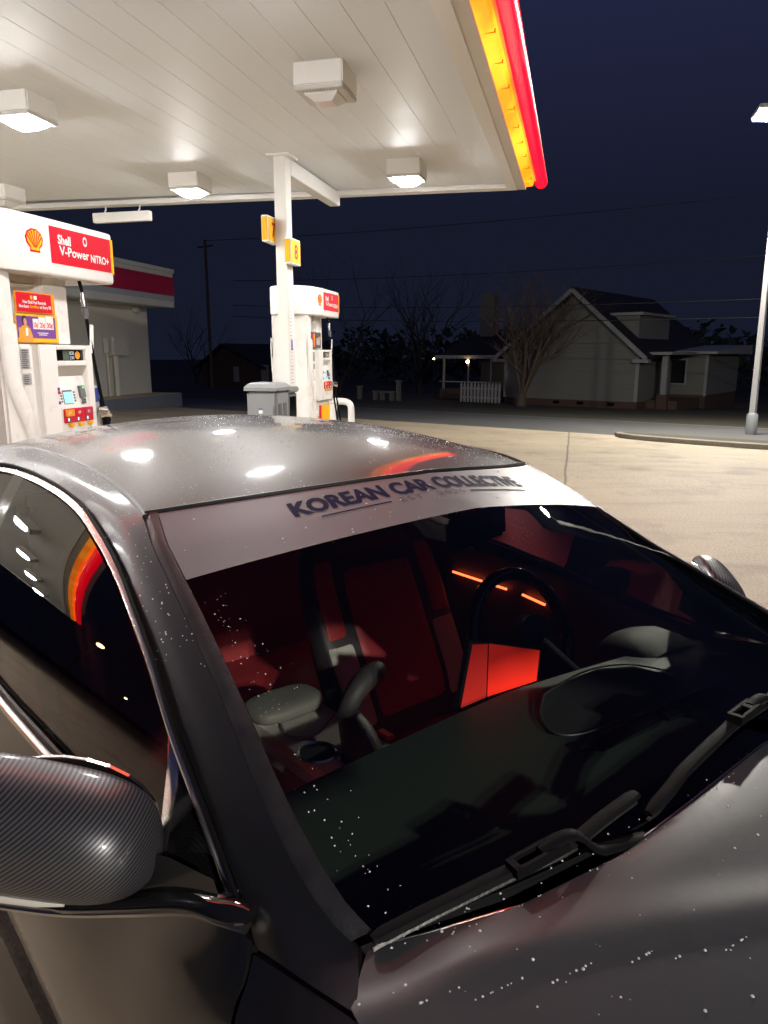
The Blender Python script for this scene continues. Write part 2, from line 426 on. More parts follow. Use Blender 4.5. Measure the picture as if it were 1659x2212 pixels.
# kerb island where the light pole stands
mb = MB(); pts = []
def kerb_run(ptsr, w, h, name, m):
    g = []
    path = [Vector((p[0], p[1], 0)) for p in ptsr]
    for i, p in enumerate(path):
        d = (path[min(i + 1, len(path) - 1)] - path[max(0, i - 1)]).normalized(); nrm = Vector((-d.y, d.x, 0)); z = gz(p.x, p.y)
        g.append([p + Vector((0, 0, z - .1)), p + Vector((0, 0, z + h)), p + nrm * w + Vector((0, 0, z + h + .01)), p + nrm * w + Vector((0, 0, z - .1))])
    return tag(MB().grid(g).build(name, m), kind='structure')
k0 = [to_rm(Vector((*[0, 0], 0)))]
kerb_pts = [rm(-11.2, 17.75), rm(-10.2, 16.9), rm(-9.0, 16.45), rm(-7.5, 16.2), rm(-4, 16.1), rm(2, 16.05)]
kerb_pts = [rm(s, m) for s, m in [(-6.95, 17.55), (-6.6, 17.05), (-6.0, 16.75), (-5.2, 16.6), (-4.2, 16.5), (-2, 16.45), (4, 16.4)]]
kerb_run(crv(kerb_pts, 24), .16, .10, 'kerb', 'kerb_concrete')
g = []
for p in crv(kerb_pts, 24):
    s, m_ = to_rm(p); q0 = rm(s, m_ + .15); q1 = rm(s, 17.84)
    g.append([(q0.x, q0.y, gz(q0.x, q0.y) + .095), (q1.x, q1.y, gz(q1.x, q1.y) + .095)])
tag(MB().grid(g).build('planting_strip', 'verge_grass'), kind='structure')

# ------------------------------------------------------------------ canopy
CZ = 4.07
def back_p(q): return 11.83 - .085 * min(q - .83, 9) - .02 * max(0, q - 9.83)
canopy = empty('station_canopy', pq(0, 0), 0, 'white flat canopy over the fuel pumps, its long edge lit red and yellow', 'canopy')
P0, Q0, Q1 = 3.4, .83, 22.6
mb = MB(); g = []; q = Q0 + .28
while q < Q1 - .3:
    for dq, dz in ((0, .007), (.003, 0), (.303, 0), (.306, .007)):
        qq = q + dq
        g.append([pq(P0 + (back_p(qq) - .3 - P0) * k / 20, qq, CZ + dz) for k in range(21)])
    q += .306
mb.grid(g); dk = mb.build('ceiling_deck', 'deck_paint', canopy)
mb = MB()   # rim gutter, one frame all round
def rim(q0, q1, p0, p1a, p1b):
    return [pq(p0, q0), pq(p1a, q0), pq(p1b, q1), pq(p0, q1)]
o_ = rim(Q0, Q1, P0, back_p(Q0), back_p(Q1)); i_ = rim(Q0 + .26, Q1 - .26, P0 + .26, back_p(Q0) - .30, back_p(Q1) - .30)
g = []
for z, ring in ((CZ + .02, i_), (CZ - .055, i_), (CZ - .06, [o.lerp(i, .45) for o, i in zip(o_, i_)]), (CZ - .035, [o.lerp(i, .43) for o, i in zip(o_, i_)]), (CZ - .03, o_), (CZ + .10, o_)):
    g.append([v + Vector((0, 0, z)) for v in ring])
mb.grid(g, True).build('gutter_rim', 'white_paint', canopy)
mb = MB(); g = []
for z, ring in ((CZ + .10, [v * 1 for v in o_]), (CZ + .80, o_)): g.append([v + Vector((0, 0, z)) for v in ring])
mb.grid(g, True); mb.add([v + Vector((0, 0, CZ + .79)) for v in o_], [(0, 1, 2, 3)])
mb.build('fascia', 'white_paint', canopy)
def strip(name, m, prof, p0, p1, smooth):
    n = 40; g = [[pq(p0 + (p1 - p0) * k / n, q, z) for q, z in prof] for k in range(n + 1)]
    mb = MB().grid(g, True); c = len(prof); mb.f += [tuple(range(c)), tuple(n * c + k for k in range(c))]
    return mb.build(name, m, canopy, smooth)
PE = back_p(Q0)
strip('yellow_light_strip', 'yellow_light', [(.825, CZ - .02), (.825, CZ + .11), (.725, CZ + .11), (.712, CZ + .05), (.725, CZ - .01)], P0, PE - .12, False)
prof = [(.622 + .095 * math.cos(a), CZ + .09 + .095 * math.sin(a)) for a in [k * math.pi / 8 for k in range(16)]]
strip('red_light_bar', 'red_light', prof, P0, PE + .12, True)
mb = MB()
for p in [P0 + .4 + k * .62 for k in range(14)]:
    if p < PE - .2: mb.box(pq(p, .768, CZ - .002), (.007, .112, .030), Matrix.Rotation(ANG_A, 3, 'Z'))
tag(mb.build('strip_joint', 'sign_orange', canopy), kind='stuff')

FA = P0 - .005          # the front edge carries the same light band
def front_strip(name, m, prof, smooth):
    n = 30; g = [[pq(P0 + d, .70 + (Q1 - .70) * k / n, z) for d, z in prof] for k in range(n + 1)]
    mb = MB().grid(g, True); c = len(prof); mb.f += [tuple(range(c)), tuple(n * c + k for k in range(c))]
    return mb.build(name, m, canopy, smooth)
front_strip('yellow_light_strip', 'yellow_light', [(-.005, CZ - .02), (-.005, CZ + .11), (-.105, CZ + .11), (-.118, CZ + .05), (-.105, CZ - .01)], False)
front_strip('red_light_bar', 'red_light', [(-.212 + .095 * math.cos(a), CZ + .09 + .095 * math.sin(a)) for a in [k * math.pi / 8 for k in range(16)]], True)

# light fixtures under the canopy
def fixture(p, q, lit, label):
    t = empty('canopy_light', pq(p, q, CZ), ANG_A, label, 'ceiling light', 'square light fixtures under the canopy')
    BX('housing', 'white_paint', t, (0, 0, -.085), (.44, .44, .20), .012)
    mb = MB(); mb.box((0, 0, -.196), (.43, .43, .034), None, .006)
    for k in range(11): mb.box((-.165, -.15 + k * .03, -.205), (.03, .012, .022))
    mb.build('lens_frame', 'grey_white', t)
    g = []
    for z, r in ((-.202, .150), (-.228, .147), (-.275, .08)):
        g.append([(sx * r, sy * r, z) for sx, sy in ((-1, -1), (1, -1), (1, 1), (-1, 1))])
    mb = MB().grid(g, True); c = len(mb.v); mb.f.append((c - 4, c - 3, c - 2, c - 1))
    mb.build('lens', 'lamp_lens' if lit else 'lens_unlit', t)
    return t
lights = {}
PR = [9.98, 6.72, 4.55]
names = {(0, 0): 'lit square ceiling light to the right of the canopy column', (0, 1): 'lit square ceiling light above the hanging white sign box', (1, 0): 'unlit square ceiling light, its vented lens dark, nearest the red edge',
         (1, 1): 'lit square ceiling light cut by the left picture edge', (0, 2): 'pale box of a ceiling light at far left behind the pump sign'}
for i, p in enumerate(PR):
    for j, q in enumerate((2.22, 5.27, 8.3, 11.4, 14.5, 17.6, 20.7)):
        lb = names.get((i, j), 'lit square ceiling light over the lanes, seen only as a reflection in the car')
        lights[i, j] = fixture(p - (.03 * j), q, (i, j) not in ((1, 0), (0, 2)), lb)

# column with its beam and number signs
CP, CQ = 9.30, 3.66
colm = empty('canopy_column', pq(CP, CQ), ANG_A, 'slim white square column carrying the canopy beside the trash bin', 'column')
BX('post', 'white_paint', colm, (0, 0, CZ / 2 + .07), (.20, .15, CZ - .14), .006)
BX('beam', 'white_paint', colm, (1.12, 0, CZ - .11), (2.04, .16, .19), .006)
BX('cap_plate', 'white_paint', colm, (0, 0, CZ - .01), (.34, .30, .03), .004)
nt_ = BX('notice_strip', 'sign_white', colm, (-.02, -.0775, 1.75), (.11, .004, 1.02))
mb = MB()
for k in range(22):
    w = random.uniform(.05, .085); mb.box((-.02 - (.085 - w) / 2, -.0805, 2.2 - k * .043), (w, .002, random.choice((.006, .01, .014))))
mb.build('printed_lines', 'pale_ink', nt_)
BX('blue_mark', 'sign_blue', nt_, (-.02, -.0810, 1.78), (.05, .0022, .13))
def num_sign(digit, y, z, x, label):
    t = empty('number_sign', colm.matrix_basis @ Vector((x, y, z)), ANG_A, label, 'sign', 'yellow pump number signs')
    BX('sign_box', 'sign_white', t, (0, 0, 0), (.34, .085, .31), .006)
    for sgn in (-1, 1): BX('yellow_panel', 'sign_yellow', t, (0, sgn * .0425, 0), (.31, .006, .275))
    BX('end_panel', 'sign_yellow', t, (-.17, 0, 0), (.006, .07, .275))
    for sgn in (-1, 1):
        mb = MB(); text(mb, digit, lambda a, b_: Vector((a * -sgn, sgn * .0465, b_)), -.05, None, -.085, .17, bold=.02)
        mb.build('numeral', 'sign_red', t)
    return t
num_sign('7', .12, 3.18, -.16, 'yellow sign with a red 7, higher and partly behind the column front')
num_sign('8', -.12, 2.93, -.02, 'yellow sign with a red 8 on the right side of the column')

c2 = copy_tree(colm); v = pq(6.2, 19.2); c2.location = v
c2['label'] = 'slim white column far down the canopy, seen mirrored in the car window'; colm['group'] = c2['group'] = 'canopy columns'
# blank white sign box hanging from the back rim
c0 = at(264, 469, A2, back_p(6) - .12)
hs_ = empty('hanging_sign_box', c0, ANG_A, 'blank white sign box hanging on two hooks from the canopy rim', 'sign')
w_ = (at(325, 466, A2, back_p(6) - .12) - at(203, 466, A2, back_p(6) - .12)).length
BX('box', 'white_paint', hs_, (0, 0, 0), (.10, w_, .15), .008)
for y in (-.31, .31): MB().tube([(0, y, .07), (0, y, .10), (.03, y, .12), (.03, y, CZ - .04 - c0.z)], .012).build('hook', 'white_paint', hs_)

# ------------------------------------------------------------------ islands
def island(p0, p1, q, label):
    mb = MB(); n = 12; prof = []
    for k in range(n + 1): a = -math.pi / 2 + math.pi * k / n; prof.append((p1 - .45 + .45 * math.cos(a), .45 * math.sin(a)))
    for k in range(n + 1): a = math.pi / 2 + math.pi * k / n; prof.append((p0 + .45 + .45 * math.cos(a), .45 * math.sin(a)))
    mb.prism(prof, lambda a, b_, d: pq(a, q + b_, d), -.02, .15)
    return tag(mb.build('pump_island', 'kerb_concrete'), label, 'kerb', 'raised concrete pump islands')
island(7.9, 12.9, 3.95, 'low raised concrete island under the far pump and bin')
island(2.0, 7.0, 3.97, 'low raised concrete island under the near pump')

# ------------------------------------------------------------------ fuel pump
def yface(x):
    if x > -.2: return -.35
    t = min(1, (-.2 - x) / .55); return -.35 * (1 - t ** 2.6) ** (1 / 2.6)
def shell_emblem(mb_red, mb_yel, fn, cx, cz, w, h):
    def outline(k):
        pts = []
        for i in range(29):
            a = R(-28) + R(236) * i / 28; r = 1 + .03 * math.cos(i * math.pi * 14 / 28 * 1.0)
            pts.append((cx + w / 2 * k * r * math.cos(a), cz + h * .08 + h * .46 * k * r * math.sin(a)))
        pts += [(cx - w * .26 * k, cz - h * .33 * k), (cx - w * .30 * k, cz - h * .5 * k), (cx + w * .30 * k, cz - h * .5 * k), (cx + w * .26 * k, cz - h * .33 * k)]
        return pts
    for mb, k, d in ((mb_red, 1., .003), (mb_yel, .84, .005)):
        o = outline(k); vs = [fn(a, b_, d) for a, b_ in o] + [fn(cx, cz - h * .2, d)]; n = len(o)
        mb.add(vs, [(i, (i + 1) % n, n) for i in range(n)])
    for i in range(1, 8):
        a = R(-8) + R(196) * i / 8
        p0 = (cx + w * .05 * math.cos(a), cz - h * .30); p1 = (cx + w * .41 * math.cos(a), cz + h * .08 + h * .375 * math.sin(a)); d = .011 * w / .17
        nx, nz = -(p1[1] - p0[1]), p1[0] - p0[0]; L = math.hypot(nx, nz); nx *= d / 2 / L; nz *= d / 2 / L
        mb_red.add([fn(p0[0] - nx * .3, p0[1] - nz * .3, .0065), fn(p0[0] + nx * .3, p0[1] + nz * .3, .0065), fn(p1[0] + nx, p1[1] + nz, .0065), fn(p1[0] - nx, p1[1] - nz, .0065)], [(0, 1, 2, 3)])

def make_pump(loc, label, near):
    t = empty('fuel_pump', loc, ANG_A, label, 'fuel pump', 'white fuel pumps on the islands')
    # sign topper
    n = 26; prof = []
    xs = [-.75 + .55 * (1 - math.cos(k / n * math.pi / 2)) for k in range(n + 1)]
    up = [(x, yface(x)) for x in xs] + [(.2, -.35), (.60, -.35), (.635, -.345), (.65, -.31)]
    full = up + [(x, -y) for x, y in reversed(up)]
    g = []
    for z, k in ((2.215, .97), (2.222, .992), (2.24, 1), (2.58, 1), (2.597, .992), (2.604, .97)):
        g.append([(x * k, y * k, z) for x, y in full])
    mb = MB().grid(g, True); c = len(full); L = len(mb.v)
    mb.f += [tuple(range(c)), tuple(L - c + k for k in range(c))]
    top = mb.build('sign_topper', 'pump_white', t, True)
    for sg in (-1, 1):
        fn = lambda a, b_, d: Vector((a, sg * (-yface(a) + d), b_))
        mb = MB(); xs = [-.115 + .725 * k / 6 for k in range(7)]
        mb.grid([[fn(x, z, .002) for x in xs] for z in (2.303, 2.557)]); sp = mb.build('red_sign_panel', 'sign_red', top)
        MB().grid([[fn(x, z, .002) for x in (.612, .645)] for z in (2.295, 2.56)]).build('yellow_edge', 'sign_yellow', top)
        def tf(a, b_): 
            return fn(a if sg < 0 else .49 - a, b_, .0045)
        sgn_fn = (lambda a, b_: fn(a, b_, .0045)) if sg < 0 else (lambda a, b_: fn(.495 - a, b_, .0045))
        mb = MB(); text(mb, 'Shell', sgn_fn, -.03, .115, 2.445, .062, bold=.03)
        text(mb, 'V-Power', sgn_fn, -.02, .325, 2.368, .064, bold=.018)
        text(mb, 'NiTRO+', sgn_fn, .345, .575, 2.358, .056, bold=.03)
        ring = []
        for r in (.030, .017): ring.append([sgn_fn(.285 + r * .85 * math.cos(a), 2.497 + r * 1.2 * math.sin(a)) for a in [k * math.pi / 10 for k in range(20)]])
        mb.grid(ring, True); mb.build('sign_lettering', 'sign_white', sp)
        r_, y_ = MB(), MB(); shell_emblem(r_, y_, fn, -.275, 2.43, .17, .15)
        r_.build('emblem_outline', 'sign_red', top); y_.build('emblem_fill', 'sign_yellow', top)
    # pillars up to the topper
    BX('pillar', 'pump_white', t, (-.53, 0, 1.93), (.18, .54, .61), .02)
    BX('pillar', 'pump_white', t, (.09, 0, 1.98), (.30, .40, .52), .02)
    BX('bridge_panel', 'grey_white', t, (-.25, 0, 2.19), (.40, .30, .07), .008)
    # end column and body
    BX('end_column', 'pump_white', t, (-.53, 0, .90), (.19, .565, 1.50), .02)
    for sg in (-1, 1):     # sweeping brace on each fuelling side
        outer = crv([(-.615, 0, 1.90), (-.615, 0, 1.62), (-.605, 0, 1.45), (-.56, 0, 1.32), (-.49, 0, 1.17), (-.43, 0, .98), (-.41, 0, .75), (-.41, 0, .17)], 24)
        inner = crv([(-.455, 0, 1.86), (-.455, 0, 1.66), (-.455, 0, 1.48), (-.40, 0, 1.33), (-.33, 0, 1.18), (-.30, 0, .98), (-.29, 0, .75), (-.29, 0, .17)], 24)
        g = []
        for y in (-.28, -.345): g.append([Vector((p.x, sg * -y, p.z)) for p in outer]); 
        g2 = [[Vector((p.x, sg * .28, p.z)) for p in outer], [Vector((p.x + .008, sg * .292, p.z)) for p in outer], [Vector((p.x + .02, sg * .300, p.z)) for p in outer],
              [Vector((p.x - .02, sg * .300, p.z)) for p in inner], [Vector((p.x - .008, sg * .292, p.z)) for p in inner], [Vector((p.x, sg * .28, p.z)) for p in inner]]
        MB().grid(g2).build('side_brace', 'pump_white', t, True)
    BX('cabinet', 'pump_white', t, (-.07, 0, .94), (.74, .56, 1.58), .012)
    BX('lower_skirt', 'sign_yellow', t, (.07, 0, .535), (.40, .60, .75), .01)
    BX('skirt_stripe', 'sign_red', t, (-.16, 0, .535), (.055, .60, .75), .006)
    for sg in (-1, 1):
        Y = lambda d: sg * (.30 + d)
        fx = (lambda x: x) if sg < 0 else (lambda x: -.04 - x)
        def pb(name, m, x0, x1, z0, z1, d0, d1, par, bev=0):
            return BX(name, m, par, ((fx(x0) + fx(x1)) / 2, sg * (.28 + (d0 + d1) / 2), (z0 + z1) / 2), (abs(x1 - x0), d1 - d0, z1 - z0), bev)
        # door with recess: built as a frame around the opening
        dr = MB()
        def addb(x0, x1, z0, z1, d0, d1, bev=.006): dr.box(((fx(x0) + fx(x1)) / 2, sg * (.28 + (d0 + d1) / 2), (z0 + z1) / 2), (abs(x1 - x0), d1 - d0, z1 - z0), None, bev)
        addb(-.32, -.13, .99, 1.73, -.02, .06); addb(.205, .285, .99, 1.73, -.02, .06); addb(-.1305, .2055, 1.695, 1.728, -.02, .058); addb(-.1305, .2055, 1.575, 1.615, -.02, .062)
        addb(-.1305, .2055, .99, 1.28, -.02, .056)
        d = dr.build('door', 'pump_white', t)
        pb('display', 'black_gloss', -.13, .205, 1.615, 1.695, -.01, .035, d)
        pb('display_window', 'lcd', -.035, .035, 1.62, 1.69, .034, .0375, d)
        mb = MB(); fz = lambda a, b_: Vector((fx(a), sg * .3185, b_))
        text(mb, '8.50', fz, .04, .092, 1.658, .026); text(mb, '2.501', fz, .04, .092, 1.625, .024); mb.build('readout', 'display_white', d)
        MB().lathe([(.0, .037), (.030, .037), (.030, .034)], 16, (fx(.135), sg * .28, 1.655), 'Y').build('round_button', 'sign_orange', d) if sg > 0 else MB().lathe([(.0, -.037), (.030, -.037), (.030, -.034)], 16, (fx(.135), sg * .28, 1.655), 'Y').build('round_button', 'sign_orange', d)
        # sloping recess below the hood
        y0, y1 = sg * .34, sg * .292
        MB().add([(fx(-.13), y0, 1.575), (fx(.205), y0, 1.575), (fx(.205), y1, 1.50), (fx(-.13), y1, 1.50)], [(0, 1, 2, 3)]).build('hood_soffit', 'grey_white', d)
        MB().add([(fx(-.13), y1, 1.50), (fx(.205), y1, 1.50), (fx(.205), sg * .325, 1.28), (fx(-.13), sg * .325, 1.28)], [(0, 1, 2, 3)]).build('keypad_panel', 'pump_white', d)
        yy = lambda z: sg * (.292 + (1.50 - z) / .22 * .033)
        def onp(name, m, x0, x1, z0, z1, off, dd):
            return MB().add([(fx(x), yy(z) + sg * off, z) for x, z in ((x0, z0), (x1, z0), (x1, z1), (x0, z1))] + [(fx(x), yy(z) + sg * (off - dd), z) for x, z in ((x0, z0), (x1, z0), (x1, z1), (x0, z1))],
                            [(0, 1, 2, 3), (0, 1, 5, 4), (1, 2, 6, 5), (2, 3, 7, 6), (3, 0, 4, 7)]).build(name, m, d)
        onp('screen_bezel', 'ink', -.072, .036, 1.296, 1.397, .003, .003); onp('screen', 'screen_blue', -.066, .030, 1.30, 1.385, .006, .004)
        for kx in (-.093, .058):
            for kz in range(4): onp('soft_key', 'ink', kx - .006, kx + .006, 1.31 + kz * .021, 1.322 + kz * .021, .005, .005)
        onp('card_reader', 'bin_dark', .115, .175, 1.335, 1.425, .022, .022); onp('reader_light', 'green_led', .150, .162, 1.405, 1.417, .025, .004)
        onp('receipt_slot', 'chrome', .12, .175, 1.29, 1.325, .012, .012)
        for kz, mm in ((1.40, 'sign_blue'), (1.375, 'sign_red'), (1.335, 'sign_white'), (1.30, 'sign_purple')): pb('payment_sticker', mm, -.158, -.135, kz, kz + .022, .059, .0625, d)
        # grade selector
        gp = pb('grade_panel', 'sign_red', -.115, .235, 1.155, 1.262, .055, .066, d, .004)
        for k, lab in enumerate(('87', '89', '93')):
            x0 = -.10 + k * .113
            pb('grade_button', ('sign_orange', 'sign_red', 'store_red')[k], x0, x0 + .10, 1.205, 1.255, .066, .071, gp)
            pb('price_window', 'ink', x0 + .012, x0 + .05, 1.165, 1.195, .066, .070, gp); pb('price_digits', 'display_white', x0 + .016, x0 + .034, 1.168, 1.192, .0705, .0722, gp)
            mb = MB(); text(mb, lab, lambda a, b_: Vector((fx(a), sg * .3525, b_)), x0 + .03, None, 1.218, .022); mb.build('grade_number', 'sign_white', gp)
            pb('push_tab', 'sign_yellow', x0 + .03, x0 + .075, 1.125, 1.150, .056, .085, gp, .005)
        # instruction strip beside the door
        for z0, z1 in ((1.455, 1.53), (1.565, 1.70)):
            st = pb('instruction_label', 'pale_ink', -.437, -.352, z0, z1, .0, .004, t)
            for kk in range(int((z1 - z0) / .013)): pb('text_line', 'ink', -.43, -.43 + random.uniform(.04, .07), z0 + .004 + kk * .013, z0 + .009 + kk * .013, .004, .006, st)
        r_, y_ = MB(), MB(); fe = lambda a, b_, dd: Vector((fx(a), sg * (.28 + .001 + dd), b_))
        if sg < 0: shell_emblem(r_, y_, fe, -.235, .70, .09, .10)
        if sg < 0: r_.build('small_emblem', 'sign_red', t); y_.build('small_emblem_fill', 'sign_yellow', t)
        # posters between the pillars
        if near:
            bb = pb('poster_board', 'sign_orange', -.415, -.005, 1.945, 2.092, -.03, -.018, t, .004)
            pb('red_poster', 'sign_red', -.405, -.045, 1.955, 2.084, -.0185, -.0155, bb)
            mb = MB(); fz2 = lambda a, b_: Vector((fx(a), sg * .266, b_))
            text(mb, 'New Shell Fuel Rewards', fz2, -.345, -.105, 2.012, .022, bold=.02); text(mb, 'Members', fz2, -.385, -.285, 1.982, .022, bold=.02); text(mb, 'on Every Fill', fz2, -.175, -.055, 1.982, .022, bold=.02)
            mb.box((fx(-.215), sg * .266, 2.055), (.03, .001, .025)); mb.build('poster_text', 'sign_white', bb)
            mb = MB(); text(mb, 'Save More', fz2, -.275, -.185, 1.982, .022, bold=.02); mb.box((fx(-.255), sg * .266, 2.055), (.022, .001, .025)); mb.build('poster_highlight', 'sign_yellow', bb)
            pc_ = pb('poster_card', 'sign_yellow', -.43, .012, 1.742, 1.942, -.03, -.018, t, .006)
            pb('purple_field', 'sign_purple', -.42, -.022, 1.775, 1.925, -.0185, -.0155, pc_)
            for x0, x1, s in ((-.262, -.205, '10¢'), (-.20, -.13, '20¢'), (-.125, -.045, '30¢')):
                cd = pb('price_card', 'sign_white', x0, x1, 1.838, 1.838 + (x1 - x0) * 1.0 + .015, -.0155, -.0135, pc_)
                mb = MB(); text(mb, s, lambda a, b_: Vector((fx(a), sg * .2668, b_)), x0 + .008, x1 - .008, 1.85, .035, bold=.03); mb.build('price_text', 'sign_red', pc_)
            mb = MB()
            for kk in range(2): mb.box((fx(-.165), sg * .2655, 1.812 - kk * .013), (.115 - .03 * kk, .001, .005))
            mb.build('small_print', 'sign_white', pc_)
            # printed person on the card: flat shapes
            fl = lambda a, b_, dd: Vector((fx(a), sg * (.2650 + dd), b_))
            def blob(name, m_, pts, dd):
                MB().prism(pts, fl, dd, dd + .0008).build(name, m_, pc_)
            ell = lambda cx_, cz_, rx, rz: [(cx_ + rx * math.cos(k * math.pi / 9), cz_ + rz * math.sin(k * math.pi / 9)) for k in range(18)]
            blob('printed_hair', 'dark_hair', ell(-.345, 1.893, .026, .036), 0)
            blob('printed_sweater', 'sign_orange', [(-.415, 1.745), (-.41, 1.80), (-.395, 1.84), (-.365, 1.862), (-.325, 1.862), (-.295, 1.84), (-.275, 1.79), (-.27, 1.745)], .0008)
            blob('printed_face', 'skin', ell(-.342, 1.885, .017, .026), .0018)
            blob('printed_phone', 'sign_white', [(-.345, 1.79), (-.322, 1.785), (-.318, 1.84), (-.341, 1.845)], .0020)
            blob('printed_hand', 'skin', ell(-.318, 1.782, .016, .012), .0028)
            blob('printed_hand', 'skin', ell(-.405, 1.83, .010, .018), .0028)
        else:
            pc_ = pb('poster_card', 'ink', -.43, .005, 1.75, 1.98, -.03, -.018, t, .006)
            for x0, z0, w, h, mm in ((-.33, 1.77, .05, .19, 'sign_orange'), (-.28, 1.78, .04, .11, 'sign_red'), (-.37, 1.80, .03, .06, 'sign_red'), (-.20, 1.80, .14, .10, 'pale_ink'), (-.12, 1.87, .09, .05, 'sign_orange'), (-.40, 1.90, .06, .05, 'sign_red')):
                pb('poster_print', mm, x0, x0 + w, z0, z0 + h, -.0185, -.0155 + random.uniform(0, .002), pc_)
        # hose, breakaway and nozzle at the end of the fuelling side
        X = .33; yh = sg * .30
        hs = [(.29, yh * .9, 2.23), (.285, yh * 1.0, 2.10), (.29, yh * 1.03, 1.95), (.32, yh * 1.1, 1.60), (.36, yh * 1.15, 1.30), (.40, yh * 1.22, 1.02), (.44, yh * 1.35, .70), (.50, yh * 1.45, .42), (.56, yh * 1.35, .30), (.58, yh * 1.15, .42), (.50, yh * 1.1, .75), (.42, yh * 1.05, 1.02)]
        h = MB().tube(crv([(fx(a) if sg < 0 else a, b_, c_) for a, b_, c_ in hs], 60), .0135, 8).build('hose', 'black_plastic', t, True)
        MB().tube([(.287, yh * .99, 2.13), (.286, yh * 1.0, 2.07), (.288, yh * 1.02, 2.02)], [.018, .024, .022], 10).build('breakaway', 'steel', h, True)
        MB().tube([(.288, yh * 1.02, 2.015), (.292, yh * 1.03, 1.93)], [.026, .02], 10).build('breakaway_grip', 'bin_dark', h, True)
        BX('hose_tag', 'sign_white', h, (.308, yh * 1.10, 1.78), (.045, .006, .22), .002, Matrix.Rotation(.12, 3, 'Y'))
        pb('nozzle_holster', 'grey_white', .29, .36, .95, 1.42, -.05, .045, t, .012)
        pb('holster_sticker', 'sign_blue', .295, .345, 1.29, 1.40, .0455, .048, t)
        nz = MB().tube([(.36, yh * 1.02, 1.30), (.40, yh * 1.05, 1.24), (.43, yh * 1.08, 1.14), (.425, yh * 1.06, 1.02)], [.022, .034, .036, .02], 10).build('nozzle', 'black_plastic', t, True)
        MB().tube(crv([(.37, yh * 1.02, 1.27), (.46, yh * 1.06, 1.22), (.475, yh * 1.08, 1.12), (.44, yh * 1.07, 1.06)], 16), .010, 8).build('lever_guard', 'steel', nz, True)
        MB().tube([(.30, yh * 1.12, 1.225), (.35, yh * 1.2, 1.21), (.42, yh * 1.25, 1.175)], [.03, .05, .012], 12).build('nozzle_spout_cover', 'chrome', nz, True)
    return t
make_pump((-2.69, 5.75, 0), 'large white fuel pump at left with red and purple reward posters', True)
make_pump((-1.20, 11.46, 0), 'smaller white fuel pump behind the column with a yellow skirt', False)

# trash and windscreen service bin
tb = empty('service_bin', pq(8.78, 3.65, .15), ANG_A, 'grey plastic trash and windscreen-wash bin in front of the column', 'trash bin')
BX('body', 'bin_grey', tb, (-.18, 0, .54), (.40, .40, 1.08), .03)
BX('towel_tower', 'bin_dark', tb, (.19, .0, .52), (.32, .36, 1.04), .02)
g = []
for z, kx, ky in ((1.08, .225, .215), (1.12, .225, .215), (1.16, .19, .18), (1.175, .16, .15)): g.append([(-.18 + sx * kx, sy * ky, z) for sx, sy in ((-1, -1), (1, -1), (1, 1), (-1, 1))])
mb = MB().grid(g, True); c = len(mb.v); mb.f.append((c - 4, c - 3, c - 2, c - 1)); mb.build('lid', 'bin_grey', tb)
BX('tower_lid', 'bin_grey', tb, (.20, 0, 1.075), (.36, .40, .07), .015)
BX('waste_flap', 'bin_grey', tb, (-.387, 0, .80), (.012, .31, .20), .004)
BX('flap_label', 'sign_white', tb, (-.394, .01, .83), (.003, .05, .04)); BX('flap_mark', 'sign_blue', tb, (-.394, .01, .865), (.003, .05, .015))
BX('waste_opening', 'black_plastic', tb, (-.384, 0, .56), (.012, .30, .24))
BX('towel_window', 'black_gloss', tb, (.19, -.182, .86), (.20, .012, .26), .003)
BX('bucket_panel', 'bin_dark', tb, (.19, -.184, .45), (.24, .014, .40), .006)
BX('side_rib', 'bin_dark', tb, (-.13, -.203, .5), (.10, .012, .86), .004)
BX('side_rib', 'bin_dark', tb, (-.29, -.203, .5), (.10, .012, .86), .004)

# bent pipe guard at the island end
b1, b2 = at(720, 905, A2, 12.3), at(758.6, 905, A2, 12.3)
bo = empty('pipe_guard', (b2.x, b2.y, .0), ANG_A, 'white bent pipe guard standing past the far pump', 'bollard')
w_ = (b2 - b1).length
MB().tube(crv([(0, 0, .0), (0, 0, .3), (0, 0, .72), (0, .03, .83), (0, .12, .87), (0, w_ - .02, .87), (0, w_ + .25, .87)], 40), .058, 12).build('bent_pipe', 'white_paint', bo, True)
MB().tube([(0, w_, 0), (0, w_, .82)], .07, 12).build('leg', 'white_paint', bo, True)

# ------------------------------------------------------------------ store behind the near pump
def q_at(px, py, q):
    v = at(px, py, B2, q); return (A2[0] * v.x + A2[1] * v.y, v.z)     # (p, z)
QF, QW, QS = 15.9, 16.9, 15.6
store = empty('store_building', pq(27, QW, 0), ANG_A, 'pale store building with a red striped parapet at left', 'building')
pe, zt = q_at(372, 584, QF); _, zb = q_at(373, 664, QF); pw, zwb = q_at(328, 848, QW); ps, zs = q_at(393, 848, QS)
PL = 17.0
def sbox(name, m, p0, p1, q0, q1, z0, z1, par=store, bev=0):
    return BX(name, m, par, ((p0 + p1) / 2 - 27, (q0 + q1) / 2 - QW, (z0 + z1) / 2), (p1 - p0, q1 - q0, z1 - z0), bev)
sbox('wall', 'store_wall', PL, pw, QW, QW + 9, zs - .02, zb + .1)
fh = zt - zb
par_ = sbox('parapet', 'store_grey', PL, pe, QF, QW + 9.6, zb, zt)
sbox('soffit', 'store_grey', PL + .1, pe - .05, QF + .05, QW + 9.5, zb - .02, zb - .001)
sbox('red_stripe', 'store_red', PL, pe + .004, QF - .03, QF + .03, zb + fh * .30, zb + fh * .80, par_)
sbox('blue_grey_band', 'store_band', PL, pe + .003, QF - .02, QF + .03, zb + fh * .16, zb + fh * .30, par_)
sbox('coping', 'store_grey', PL, pe + .03, QF - .06, QF + .1, zt - .12, zt + .03, par_)
